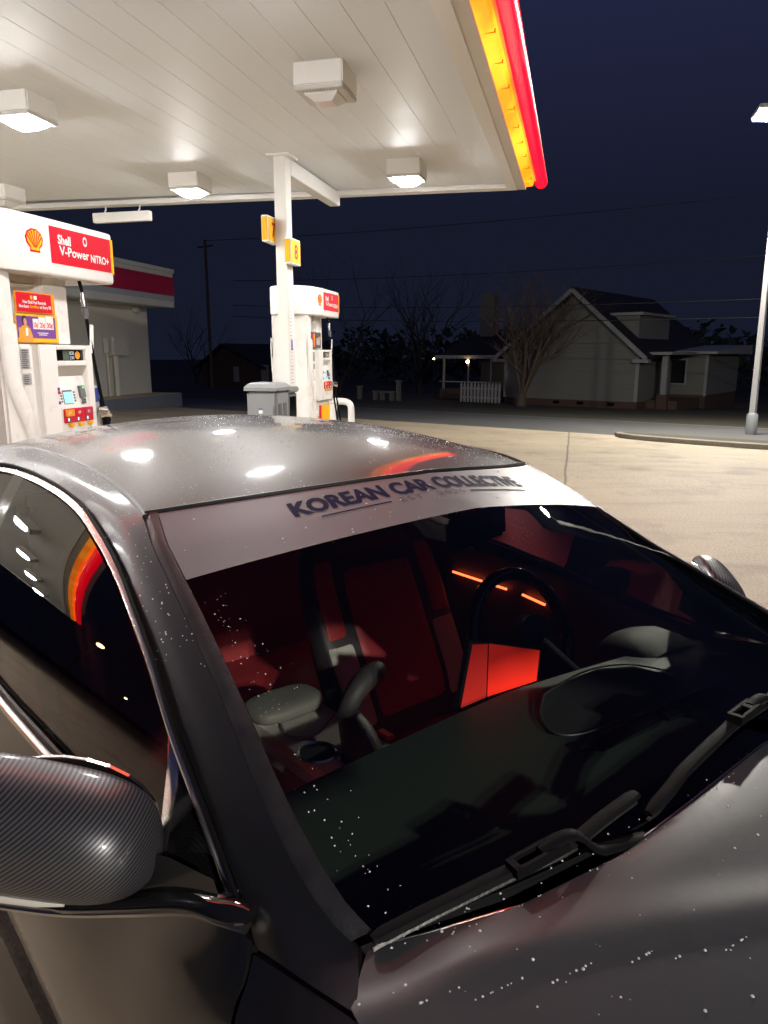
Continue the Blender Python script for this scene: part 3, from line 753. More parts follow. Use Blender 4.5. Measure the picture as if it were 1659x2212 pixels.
MB().box(((PL + ps) / 2 - 27, (QS + QW + 4) / 2 - QW, zs / 2 - .4 + .1), (ps - PL, QW + 4 - QS, .02 + zs + 1.0 - .2 + .0), None, .02).build('plinth_dummy', 'plinth', store) if False else None
sbox('plinth', 'plinth', PL, ps, QS, QW + 6, zs - .9, zs - .012, store, .02)
sbox('walkway_top', 'plinth_top', PL, ps - .03, QS + .04, QW + 5.9, zs - .013, zs)
p0, z0 = q_at(213, 768, QW); p1, z1 = q_at(263, 729, QW)
eb = sbox('meter_box', 'store_wall', p0 + .55, p1, QW - .28, QW, z0, z1, store, .02)
MB().tube([((p0 + p1) / 2 + .1 - 27, -.12, z0), ((p0 + p1) / 2 + .1 - 27, -.12, zs)], .10, 8).build('conduit', 'store_wall', eb)
MB().tube([((p0 + p1) / 2 - .35 - 27, -.08, z0), ((p0 + p1) / 2 - .35 - 27, -.08, zs)], .04, 8).build('conduit', 'store_wall', eb)
MB().tube([(p0 + .35 - 27, -.1, z0 + .1), (p0 + .35 - 27, -.1, z1 - .05)], .11, 8).build('meter', 'store_grey', eb)
p0, z0 = q_at(288, 668, QW)
MB().lathe([(0, -.28), (.12, -.26), (.16, -.1), (.14, 0)], 12, (p0 - 27, 0, z0), 'Y').build('wall_lamp', 'grey_white', store, True)

# ------------------------------------------------------------------ house across the road
MW = 36.3
def h_at(px, py, m=MW):
    v = at(px, py, N2, m); s, _ = to_rm(v); return s, v.z
sl, _ = h_at(1088, 870); sr, _ = h_at(1374, 884)
g0 = gz(*rm((sl + sr) / 2, MW)[:2])
house = empty('gable_house', rm(sl, MW, g0), ANG_R, 'pale gabled house with porches across the road, behind the bare tree', 'house')
def hl(px, py, m=MW):
    s, z = h_at(px, py, m); return s - sl, m - MW, z - g0        # local x, y, z
W_ = sr - sl
zl = hl(1092, 762)[2]; zr = hl(1380, 760)[2]; ze = (zl + zr) / 2
xp, _, zp = hl(1243, 628)
D = 11.0
mb = MB(); prof = [(0, .35), (W_, .35), (W_, ze), (xp, zp - .25), (0, ze)]
mb.prism(prof, lambda a, b_, d: Vector((a, d, b_)), 0, D); wall = mb.build('wall', 'siding', house)
BX('foundation', 'brick', house, (W_ / 2, D / 2 + .03, .0), (W_ - .06, D - .06, .75))
for fx_ in (.42, .60, .82): BX('foundation_vent', 'black_plastic', house, (W_ * fx_, .05, .20), (.35, .06, .16))
mb = MB()
for side in (0, 1):
    x_e, z_e = ((-.45, ze - .36) if side == 0 else (W_ + .45, ze - .36))
    a = Vector((x_e, -.35, z_e)); b_ = Vector((xp, -.35, zp)); nrm = Vector((b_.z - a.z, 0, -(b_.x - a.x))).normalized() * (.16 if side == 0 else -.16)
    if nrm.z < 0: nrm = -nrm
    vs = []
    for y in (-.35, D + .3):
        vs += [Vector((p.x, y, p.z)) for p in (a, b_, b_ + Vector((0, 0, .18)), a + nrm)]
    mb.add(vs, [(0, 1, 2, 3), (4, 5, 6, 7), (0, 1, 5, 4), (1, 2, 6, 5), (2, 3, 7, 6), (3, 0, 4, 7)])
roof = mb.build('roof', 'shingle', house)
for side in (0, 1):
    x_e = -.47 if side == 0 else W_ + .47
    d = Vector((xp - x_e, 0, zp - ze + .36)); L_ = d.length; ang = math.atan2(d.z, d.x)
    o = Vector((x_e, -.39, ze - .36)) + d / 2
    BX('rake_board', 'trim_white', roof, o + Vector((0, .0 if side else -.012, .02)), (L_, .06, .20), 0, Matrix.Rotation(-ang, 3, 'Y'))
    BX('eave_return', 'trim_white', roof, (x_e + (.30 if side == 0 else -.30), -.2, ze - .42), (.75, .40, .16))
BX('corner_board', 'trim_white', house, (.07, -.02, ze / 2 + .1), (.17, .06, ze - .55)); BX('corner_board', 'trim_white', house, (W_ - .07, -.02, ze / 2 + .1), (.17, .06, ze - .55))
# chimney and left wing
x0, y0, z1 = hl(1045, 637, 43); x1, _, z0 = hl(1071, 722, 43)
BX('chimney', 'stone_chimney', house, ((x0 + x1) / 2, y0, (z1 + z0 - 1.5) / 2), (x1 - x0, .7, z1 - z0 + 1.5), .02)
xa, ya, za = hl(948, 768, 39.5); xb, _, _ = hl(1090, 768, 39.5)
mb = MB(); ridge = hl(1000, 712, 43)[2]
mb.add([(xa - .1, ya - .2, za), (xb + .6, ya - .2, za), (xb + .6, ya + 4.5, ridge), (xa + .9, ya + 4.5, ridge), (xa - .1, ya + 8.5, za), (xb + .6, ya + 8.5, za)], [(0, 1, 2, 3), (3, 2, 5, 4), (0, 3, 4), (0, 1, 5, 4)])
pr = mb.build('porch_roof', 'shingle', house)
BX('porch_fascia', 'trim_white', pr, ((xa + xb) / 2, ya - .2, za - .08), (xb - xa + .3, .08, .20))
for px in (961, 1013, 1063):
    x, y, _ = hl(px, 800, 39.5)
    BX('porch_post', 'trim_white', house, (x, y - .1, za / 2 - .05), (.11 if px != 1013 else .06, .11, za - .15))
x, y, z = hl(1011, 825, 39.5); BX('porch_rail', 'trim_white', house, ((xa + xb) / 2, y - .1, z), (xb - xa - .3, .06, .07))
BX('porch_deck', 'brick', house, ((xa + xb) / 2 + .2, ya + 1.6, .22), (xb - xa - .1, 3.6, .62))
BX('porch_wall', 'siding', house, ((xa + xb) / 2 + .6, ya + 4.2, za / 2), (xb - xa, .2, za))
# upper dormer, right porch and right wing
x0, y0, z1 = hl(1312, 682, 37.4); x1, _, z0 = hl(1378, 752, 37.4)
dm = BX('dormer', 'siding', house, ((x0 + x1) / 2 - .5, y0 + 2.2, (z0 + z1) / 2 - .35), (x1 - x0 + 1.0, 4.4, z1 - z0 + .7))
BX('dormer_roof', 'trim_white', dm, ((x0 + x1) / 2 - .4, y0 + 2.1, z1 + .05), (x1 - x0 + 1.3, 4.8, .13))
xa, ya, za = hl(1382, 744, 39); xb, _, zb_ = hl(1458, 764, 37.2)
mb = MB(); vs = []
for dz in (0, .14): vs += [(xa - .6, ya - 2.2, za - .55 + dz), (xb, ya - 2.2, zb_ - .05 + dz), (xb, ya + 5, zb_ - .05 + dz), (xa - .6, ya + 5, za + dz)]
mb.add(vs, [(0, 1, 2, 3), (4, 5, 6, 7), (0, 1, 5, 4), (1, 2, 6, 5), (2, 3, 7, 6), (3, 0, 4, 7)]); mb.build('side_porch_roof', 'trim_white', house)
x, y, zz = hl(1437, 800, 37.6)
BX('porch_post', 'trim_white', house, (x, y, zb_ / 2 + .15), (.26, .26, zb_ - .3)); BX('post_pier', 'brick', house, (x, y, .25), (.5, .5, .9))
BX('side_porch_deck', 'brick', house, ((xa + xb) / 2, ya + .6, .15), (xb - xa + .3, 4, .5))
xd, yd, _ = hl(1404, 800, 41)
for px, wd, mm, z0_, z1_ in ((1404, 1.0, 'trim_white', .4, 2.5), (1413, .8, 'dark_glass', 1.0, 2.2)):
    x, y, _ = hl(px, 800, 40.8 if mm == 'trim_white' else 40.7); BX('porch_door' if mm == 'trim_white' else 'porch_window', mm, house, (x, y, (z0_ + z1_) / 2), (wd, .08, z1_ - z0_))
xa, ya, za = hl(1392, 764, 41.2); xb, _, _ = hl(1532, 764, 41.2)
wg = BX('side_wing', 'siding', house, ((xa + xb) / 2, ya + 3, za / 2 + .3), (xb - xa, 6, za - .5)); BX('wing_base', 'brick', wg, ((xa + xb) / 2, ya + 3, .1), (xb - xa - .06, 5.9, 1.5))
mb = MB(); xe = xb + .55
mb.add([(xa - .3, ya - .5, za), (xe, ya - .5, za - .02), (xe, ya + 6.5, za - .02), (xa - .3, ya + 6.5, za), (xa - .3, ya - .5, za + .14), (xe, ya - .5, za + .12), (xe, ya + 6.5, za + .5), (xa - .3, ya + 6.5, za + .5)],
       [(0, 1, 2, 3), (4, 5, 6, 7), (0, 1, 5, 4), (1, 2, 6, 5), (2, 3, 7, 6), (3, 0, 4, 7)]); mb.build('wing_roof', 'trim_white', wg)
BX('corner_board', 'trim_white', wg, (xb - .06, ya - .02, za / 2 + .2), (.14, .06, za - .6))
wx, wy, wz = hl(1463, 810, 41.1)
BX('wing_window', 'dark_glass', wg, (wx, wy - .02, 1.75), (.8, .06, 1.2)); BX('wing_window_frame', 'trim_white', wg, (wx, wy, 1.75), (.95, .05, 1.35))

# picket fence in front of the porch
f0, f1 = h_at(996, 872, 34.6)[0], h_at(1078, 876, 34.6)[0]
zf0 = gz(*rm((f0 + f1) / 2, 34.6)[:2]) + .03
fen = empty('picket_fence', rm(f0, 34.6, zf0), ANG_R, 'short white picket fence beside the bare tree', 'fence')
fw = f1 - f0; NPK = 12; fhh = 1.12
for k in range(NPK):
    x = fw * k / (NPK - 1); w = .062
    MB().prism([(x - w, 0.05), (x + w, 0.05), (x + w, fhh - .14), (x, fhh), (x - w, fhh - .14)], lambda a, b_, d: Vector((a, d, b_)), -.02, .02).build('picket', 'trim_white', fen)
for z in (.30, .78): BX('rail', 'trim_white', fen, (fw / 2, .045, z), (fw + .1, .045, .09))

# bare tree
def branch_tree(mb, p, d, L, r, depth, rng, spread):
    path = [p]; rr = [r]; q = p.copy(); dd = d.copy(); n = 5 if depth > 1 else 3
    for k in range(n):
        dd = (dd + Vector((rng.uniform(-.16, .16), rng.uniform(-.16, .16), rng.uniform(-.06, .12)))).normalized()
        q = q + dd * (L / n); path.append(q.copy()); rr.append(r * (1 - .55 * (k + 1) / n))
        if depth > 0 and k >= 1:
            for _ in range(2 if depth < 3 else 1):
                side = Vector((rng.uniform(-1, 1), rng.uniform(-1, 1), rng.uniform(-.1, .7))).normalized()
                branch_tree(mb, q, (dd * (1 - spread) + side * spread).normalized(), L * rng.uniform(.5, .75), rr[-1] * .62, depth - 1, rng, spread)
    mb.tube(path, rr, 5 if depth > 1 else 3, False)
def bare_tree(name, base, stems, L, r, depth, seed, label, m='bark', spread=.5, group=None, lean=(0, 0)):
    rng = random.Random(seed); t = empty(name, base, 0, label, 'tree', group)
    tr = MB(); tr.tube([(0, 0, -.3), (0, 0, .25), (.02, 0, L * .16)], [r * 1.5, r * 1.15, r], 9); tk = tr.build('trunk', m, t, True)
    mb = MB()
    for k in range(stems):
        a = k * 2 * math.pi / stems + rng.uniform(-.3, .3); tilt = rng.uniform(.18, .62)
        d = Vector((math.cos(a) * tilt + lean[0], math.sin(a) * tilt + lean[1], 1)).normalized()
        branch_tree(mb, Vector((0, 0, L * .13)), d, L * rng.uniform(.8, 1.1), r * .62, depth, rng, spread)
    mb.build('crown', m, t)
    return t
tb_ = h_at(1126, 878, 33.9); tz = rm(tb_[0], 33.9); tz.z = gz(tz.x, tz.y)
bare_tree('bare_tree', tz, 7, 3.6, .20, 3, 11, 'leafless many-stemmed tree in front of the gable wall', 'bark', .55, None, (.10, -.05))

# far small house at left
MF = 50
def f_at(px, py, m=MF):
    v = at(px, py, N2, m); s, _ = to_rm(v); return s, v.z
s0, _ = f_at(480, 850); s1, _ = f_at(600, 850); gf = gz(*rm(s0, MF)[:2])
fhs = empty('small_far_house', rm(s0, MF, gf), ANG_R, 'small dark house far off between the store and the column', 'house')
zr_ = f_at(492, 746)[1] - gf; ze_ = f_at(566, 791)[1] - gf; w_ = s1 - s0
mb = MB(); mb.prism([(-3.2, 0), (w_ * .75, 0), (w_ * .75, ze_), (.6, zr_ - .15), (-3.2, ze_)], lambda a, b_, d: Vector((a, d, b_)), 0, 8); mb.build('wall', 'brick', fhs)
mb = MB()
for (xa, za), (xb, zb_) in (((-3.8, ze_ - .3), (.6, zr_)), ((w_ * .75 + .6, ze_ - .3), (.6, zr_))):
    vs = []
    for y in (-.4, 8.4): vs += [(xa, y, za), (xb, y, zb_), (xb, y, zb_ + .2), (xa, y, za + .2)]
    mb.add(vs, [(0, 1, 2, 3), (4, 5, 6, 7), (0, 1, 5, 4), (1, 2, 6, 5), (2, 3, 7, 6), (3, 0, 4, 7)])
mb.build('roof', 'shingle', fhs)
x, z = f_at(511, 808); BX('window', 'trim_white', fhs, (x - s0, -.03, z - gf), (.8, .06, 1.5)); x, z = f_at(573, 815); BX('door', 'trim_white', fhs, (x - s0, -.03, 1.2), (1.0, .06, 2.3))

# utility pole and wires
up, _ = f_at(459, 850, 47); ub = rm(up, 47); ub.z = gz(ub.x, ub.y)
uz = f_at(456, 516, 47)[1]
ut = empty('utility_pole', ub, ANG_R, 'tall wooden utility pole far off beyond the small house', 'utility pole')
MB().tube([(0, 0, -.3), (-.05, 0, uz - ub.z)], [.17, .12], 8).build('shaft', 'pole_wood', ut, True); BX('crossarm', 'pole_wood', ut, (-.05, 0, uz - ub.z - .6), (2.2, .12, .14))
def wire(p1, p2, m1, m2, label, sag=.35):
    a = at(*p1, N2, m1); b_ = at(*p2, N2, m2); d = b_ - a; a = a - d * .8; b_ = b_ + d * .6; pts = []
    for k in range(41):
        t_ = k / 40; p = a.lerp(b_, t_); p.z -= sag * (1 - (2 * t_ - 1) ** 2) - sag * .75; pts.append(p)
    tag(MB().tube(pts, .014, 4).build('power_line', 'wire'), label, 'power line', 'overhead wires along the road')
wire((829, 495), (1659, 418), 27, 27, 'topmost thin overhead wire crossing the sky right of the canopy')
wire((878, 596), (1659, 551), 27, 27, 'thin overhead wire crossing just above the gable peak')
wire((878, 662), (1659, 645), 27, 27, 'thin overhead wire crossing the gable below its peak')
wire((878, 691), (1659, 685), 27, 27, 'lowest thin overhead wire crossing the gable at dormer height')

# dark far-off wood along the horizon, one mass
rng = random.Random(4); mb = MB()
for k in range(9000):
    q = rm(rng.uniform(-75, 60), rng.uniform(72, 86)); top = 5.5 + 3. * noise.noise(Vector((q.x * .12, q.y * .12, 1.3))) + 1.2 * noise.noise(Vector((q.x * .6, q.y * .6, 4.)))
    p = Vector((q.x, q.y, gz(q.x, q.y) + max(.3, top) * rng.random() ** .6)); sz = rng.uniform(.25, .7)
    u = Vector((rng.uniform(-1, 1), rng.uniform(-1, 1), rng.uniform(-1, 1))).normalized(); v = u.cross(Vector((rng.uniform(-1, 1), rng.uniform(-1, 1), 1))).normalized()
    mb.add([p - u * sz, p + v * sz * .6, p + u * sz, p - v * sz * .6], [(0, 1, 2, 3)])
tag(mb.build('far_wood', 'foliage'), 'dark wood along the horizon behind the houses', 'wood', kind='stuff')
def ground_pt(px, m):
    v = at(px, 850, N2, m); return Vector((v.x, v.y, gz(v.x, v.y)))
bare_tree('bare_tree', ground_pt(735, 44), 3, 5.5, .17, 2, 5, 'thin leafless tree right of the far pump in the dark', 'bark_dark', .5)
bare_tree('bare_tree', ground_pt(905, 52), 4, 6.0, .22, 2, 21, 'tall dim leafless tree left of the lit porch', 'bark_dark', .5)
bare_tree('bare_tree', ground_pt(425, 56), 3, 5.5, .17, 2, 8, 'thin leafless tree beside the utility pole', 'bark_dark', .5)
# garden things along the verge
for px, m_, h, lb in ((777, 33, .75, 'pale stone garden post right of the pipe guard'), (811, 33, .5, 'short garden post left of the garden bench'), (861, 33, 1.1, 'tallest pale garden post right of the garden bench')):
    v = at(px, 850, N2, m_); t = empty('garden_post', (v.x, v.y, gz(v.x, v.y) + .03), ANG_R, lb, 'post', 'pale posts along the verge')
    BX('shaft', 'stone_chimney', t, (0, 0, h / 2), (.22, .22, h), .02); BX('cap', 'stone_chimney', t, (0, 0, h), (.30, .30, .07), .01)
v = at(836, 850, N2, 33); t = empty('garden_bench', (v.x, v.y, gz(v.x, v.y) + .03), ANG_R, 'pale stone garden bench on the dark verge', 'bench')
BX('seat', 'stone_chimney', t, (0, 0, .48), (1.1, .35, .10), .02); BX('leg', 'stone_chimney', t, (-.35, 0, .22), (.14, .28, .44)); BX('leg', 'stone_chimney', t, (.35, 0, .22), (.14, .28, .44))

# small far lamps
def bulb(px, py, m_, r, label, mt='warm_bulb'):
    v = at(px, py, N2, m_); gzv = gz(v.x, v.y)
    t = empty('yard_lamp', (v.x, v.y, gzv), 0, label, 'lamp', 'small far lamps')
    MB().tube([(0, 0, 0), (0, 0, v.z - gzv)], .03, 6).build('post', 'bark_dark', t)
    MB().lathe([(0, -r), (r * .7, -r * .7), (r, 0), (r * .7, r * .7), (0, r)], 10, (0, 0, v.z - gzv + r)).build('bulb', mt, t, True)
bulb(937, 777, 44, .06, 'tiny warm lamp in the dark left of the porch')
bulb(1010, 785, 39.2, .10, 'warm lamp on the porch behind the picket fence')
bulb(1545, 808, 50, .12, 'warm lamp beyond the right end of the house')

def far_lamp(x, y, z, r, label):
    t = empty('street_lamp', (x, y, gz(x, y)), 0, label, 'street lamp', 'far street lamps off to the left')
    MB().tube([(0, 0, 0), (0, 0, z - gz(x, y))], .06, 6).build('post', 'bark_dark', t)
    MB().lathe([(0, -r), (r * .7, -r * .7), (r, 0), (r * .7, r * .7), (0, r)], 10, (0, 0, z - gz(x, y) + r)).build('bulb', 'warm_bulb', t, True)
far_lamp(-38.5, 12.9, 5.7, .26, 'orange street lamp far off left, seen mirrored in the side window')
far_lamp(-60.0, 14.5, 3.2, .16, 'small low lamp farther left, seen mirrored near the window corner')
# forecourt light pole
def light_pole(x, y, aim, heads, label):
    lp = empty('light_pole', (x, y, gz(x, y)), aim, label, 'street lamp', 'forecourt light poles')
    MB().tube([(0, 0, .5), (.0, 0, 7.75)], [.10, .075], 4).build('shaft', 'pole_metal', lp)
    MB().lathe([(.14, 0), (.14, .5), (.10, .55)], 12, (0, 0, 0)).build('base_sleeve', 'bin_grey', lp, True)
    for k in range(heads):
        sx = -1 if k == 0 else 1; rot = Matrix.Rotation(R(-24), 3, 'X'); c = Vector((sx * .58, -.20, 7.82))
        MB().tube([(0, 0, 7.7), (sx * .45, -.14, 7.78)], .04, 8).build('arm', 'pole_metal', lp)
        hd = BX('lamp_head', 'pole_metal', lp, c, (.42, .50, .14), .03, rot)
        BX('lens', 'pole_lamp_lens', hd, c + rot @ Vector((0, 0, -.075)), (.34, .40, .02), 0, rot)
light_pole(9.80, 19.80, 0, 1, 'tall pale light pole with a bright lamp at the right picture edge')
light_pole(7.6, -13.2, R(150), 2, 'light pole behind the viewer, seen only as a glint on the wing mirror')  # second head added to send more light into the cabin

# ------------------------------------------------------------------ night sky
w = bpy.data.worlds.new('World'); SC.world = w; w.use_nodes = True
n, l = w.node_tree.nodes, w.node_tree.links
bg = n['Background']; tc = n.new('ShaderNodeTexCoord'); sx = n.new('ShaderNodeSeparateXYZ'); cr = n.new('ShaderNodeValToRGB')
l.new(tc.outputs['Generated'], sx.inputs[0]); l.new(sx.outputs[2], cr.inputs[0])
e = cr.color_ramp.elements
e[0].position = .16; e[0].color = (.0070, .0090, .0200, 1); e[1].position = .42; e[1].color = (.0150, .0180, .0500, 1)
l.new(cr.outputs[0], bg.inputs[0]); bg.inputs[1].default_value = 1.0

# ------------------------------------------------------------------ the car (local: x forward, y = -v, z up; v is positive on the near side)
CAR_A = R(-50.0)
car = empty('parked_car', (-.0235, 1.872, 0), CAR_A, 'wet black car in the foreground with a lettered banner across its windscreen', 'car')
def P(u, v, z):
    if v < 0 and u > -.6:      # the car sits a touch lower on its far side, where the forecourt falls away
        z -= .055 * min(1, max(0, (u + .1) / .5)) * min(1, -v / .7)
    return Vector((u, -v, z))
def mir(pts): return [(u, -v, z) for u, v, z in pts]
def PS(pts): return [P(*p) for p in pts]
def vs_(z): d = z - .95; return .87 - .40 * d - .62 * d * d
EYE = (1.449, 1.185, 1.66)
def taper(u, z): return .07 * (max(-.9, min(.9, u)) + .1) * min(1, max(0, (z - .45) / .4))
def fit(u, v, z):
    """the cabin narrows towards its nose: slide a side point onto the tapered flank"""
    sg = 1 if v >= 0 else -1; v = abs(v); o = v - vs_(z); lo, hi = .6, 1.5
    def pt(k): return [EYE[i] + k * ((u, v, z)[i] - EYE[i]) for i in range(3)]
    def fn(k): a = pt(k); return a[1] - vs_(a[2]) + taper(a[0], a[2]) - o
    for _ in range(40):
        m_ = (lo + hi) / 2
        if fn(lo) * fn(m_) <= 0: hi = m_
        else: lo = m_
    a = pt((lo + hi) / 2); return (a[0], sg * a[1], a[2])
def barrel(z):
    h = 0.
    for k in range(40):
        zz = .95 + (z - .95) * (k + .5) / 40; x = min(1, max(0, (zz - 1.08) / .22)); h += (.075 - .125 * x * x * (3 - 2 * x)) * (z - .95) / 40
    return h
def SP(u, v, z): return P(*fit(u, v, z))
def SPS(pts): return [SP(*p) for p in pts]
def fitl(pts): return [fit(*p) for p in pts]

W_PTS = [(0, .606, 1.335), (.106, .637, 1.299), (.216, .656, 1.26), (.312, .672, 1.224), (.441, .695, 1.174), (.538, .713, 1.134), (.628, .731, 1.095), (.708, .744, 1.06), (.772, .749, 1.031), (.824, .747, 1.007), (.868, .735, .987)]
def Wt(t):
    u = t * .868
    for i in range(len(W_PTS) - 1):
        if u <= W_PTS[i + 1][0] or i == len(W_PTS) - 2:
            a, b_ = W_PTS[i], W_PTS[i + 1]; f = (u - a[0]) / (b_[0] - a[0]); return [a[k] + f * (b_[k] - a[k]) for k in range(3)]
def ws(t, w, off=0.):
    tt = max(-.05, min(1.1, t)); a = Wt(tt); b_ = .2 - .07 * tt; c_ = .05 - .015 * tt
    return P(a[0] + b_ * (1 - w * w) + off * .33, a[1] * w, a[2] + c_ * (1 - w * w) + off * .94)

def panel(name, curves, nu, nv, m, parent=None, lip=.014, inward=None, smooth=True):
    """a body panel with its edges turned in, so that it has thickness and a shut line"""
    g = loft([PS(c) for c in curves], nu, nv)
    ctr = inward or (lambda p: Vector((p.x, p.y * .55, p.z - .25)))
    def tuck(p): return p + (ctr(p) - p).normalized() * lip
    g2 = [[tuck(p) for p in g[0]]] + g + [[tuck(p) for p in g[-1]]]
    g2 = [[tuck(r[0])] + r + [tuck(r[-1])] for r in g2]
    return MB().grid(g2).build(name, m, parent or car, smooth)

# roof
ST = [((.0, .600, 1.337), (.195, 1.387)), ((-.11, .585, 1.353), (.06, 1.425)), ((-.34, .562, 1.371), (-.22, 1.458)), ((-.6, .550, 1.381), (-.52, 1.466)),
      ((-1.0, .545, 1.376), (-.95, 1.452)), ((-1.38, .55, 1.348), (-1.36, 1.405)), ((-1.62, .55, 1.308), (-1.62, 1.350))]
def roof_pt(k, w):
    (ud, vd, zd), (uc, zc) = k; return P(ud + (uc - ud) * (1 - w * w), vd * w, zd + (zc - zd) * (1 - abs(w) ** 2.2))
g = []
wl = [-1 + 2 * i / 28 for i in range(29)]
cols = [crv([roof_pt(k, w) for k in ST], 34) for w in wl]
ROOF = [[cols[j][i] for j in range(29)] for i in range(34)]
rp = MB(); low = [[p - Vector((0, 0, .012)) for p in ROOF[0]]]
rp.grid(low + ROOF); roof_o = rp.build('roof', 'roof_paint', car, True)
MB().grid([[p - Vector((0, 0, .045)) for p in r] for r in ROOF[::3]]).build('headliner', 'carpet', car, True)
for sg in (1, -1):
    MB().tube(crv([P(u, sg * (v + .007), z - .003) for (u, v, z), _ in ST], 40), .008, 6).build('roof_channel', 'rubber', car, True)
MB().tube([ws(-.012, w, .001) for w in [-1 + i / 14 for i in range(29)]], .0065, 6).build('header_seal', 'rubber', car, True)

C2 = [(.85, .838, .995), (.779, .83, 1.032), (.748, .826, 1.045), (.679, .813, 1.07), (.582, .795, 1.101), (.487, .777, 1.132), (.361, .748, 1.176), (.22, .719, 1.218), (.057, .686, 1.26), (-.131, .657, 1.296), (-.309, .636, 1.322), (-.535, .624, 1.335), (-.809, .620, 1.338), (-1.079, .629, 1.325), (-1.35, .65, 1.28), (-1.6, .69, 1.19), (-1.72, .74, 1.09)]
C2 = fitl(C2); C2[0] = (.752, .807, .951)
C1 = [(.925, .785, .975), (.885, .748, .981), (.868, .738, .988), (.824, .750, 1.008), (.772, .752, 1.032), (.708, .747, 1.061), (.628, .734, 1.096), (.538, .716, 1.135), (.441, .698, 1.175), (.312, .675, 1.225), (.216, .659, 1.261), (.106, .640, 1.30), (0, .614, 1.336), (-.11, .598, 1.352), (-.34, .576, 1.370), (-.6, .562, 1.380), (-1.0, .558, 1.374), (-1.38, .564, 1.345), (-1.62, .565, 1.303)]
def mid(a, b_, bul, n=24):
    A_, B_ = crv([Vector(p) for p in a], n), crv([Vector(p) for p in b_], n)
    return [tuple(A_[i].lerp(B_[i], .5) + Vector((0, bul, bul * .8))) for i in range(n)]
for sg in (1, -1):
    f = (lambda c: c) if sg > 0 else mir
    panel('roof_pillar', [f(C2), f(mid(C2, C1, .004)), f(C1)], 70, 9, 'car_paint', lip=.010)

# bright window surround (follows C2 from the fender back)
C2s = C2[1:]
def inset(p, dz): z = p[2] - dz; return (p[0] - dz * .25, vs_(z) - taper(p[0], z) - .006, z)
C2i = [inset(p, .020 if i else .012) for i, p in enumerate(C2s)]
for sg in (1, -1):
    f = (lambda c: c) if sg > 0 else mir
    o1 = [(u, v + .003, z - .003) for u, v, z in C2s]; o3 = C2i
    m_ = [((a[0] + b_[0]) / 2, (a[1] + b_[1]) / 2 + .009, (a[2] + b_[2]) / 2 - .004) for a, b_ in zip(o1, o3)]
    MB().grid(loft([PS(f(o1)), PS(f(m_)), PS(f(o3))], 80, 7)).build('window_trim', 'chrome', car, True)
    MB().tube(crv(PS(f([(u, v + .006, z + .002) for u, v, z in C2s])), 70), .0045, 6).build('trim_seal', 'black_plastic', car, True)

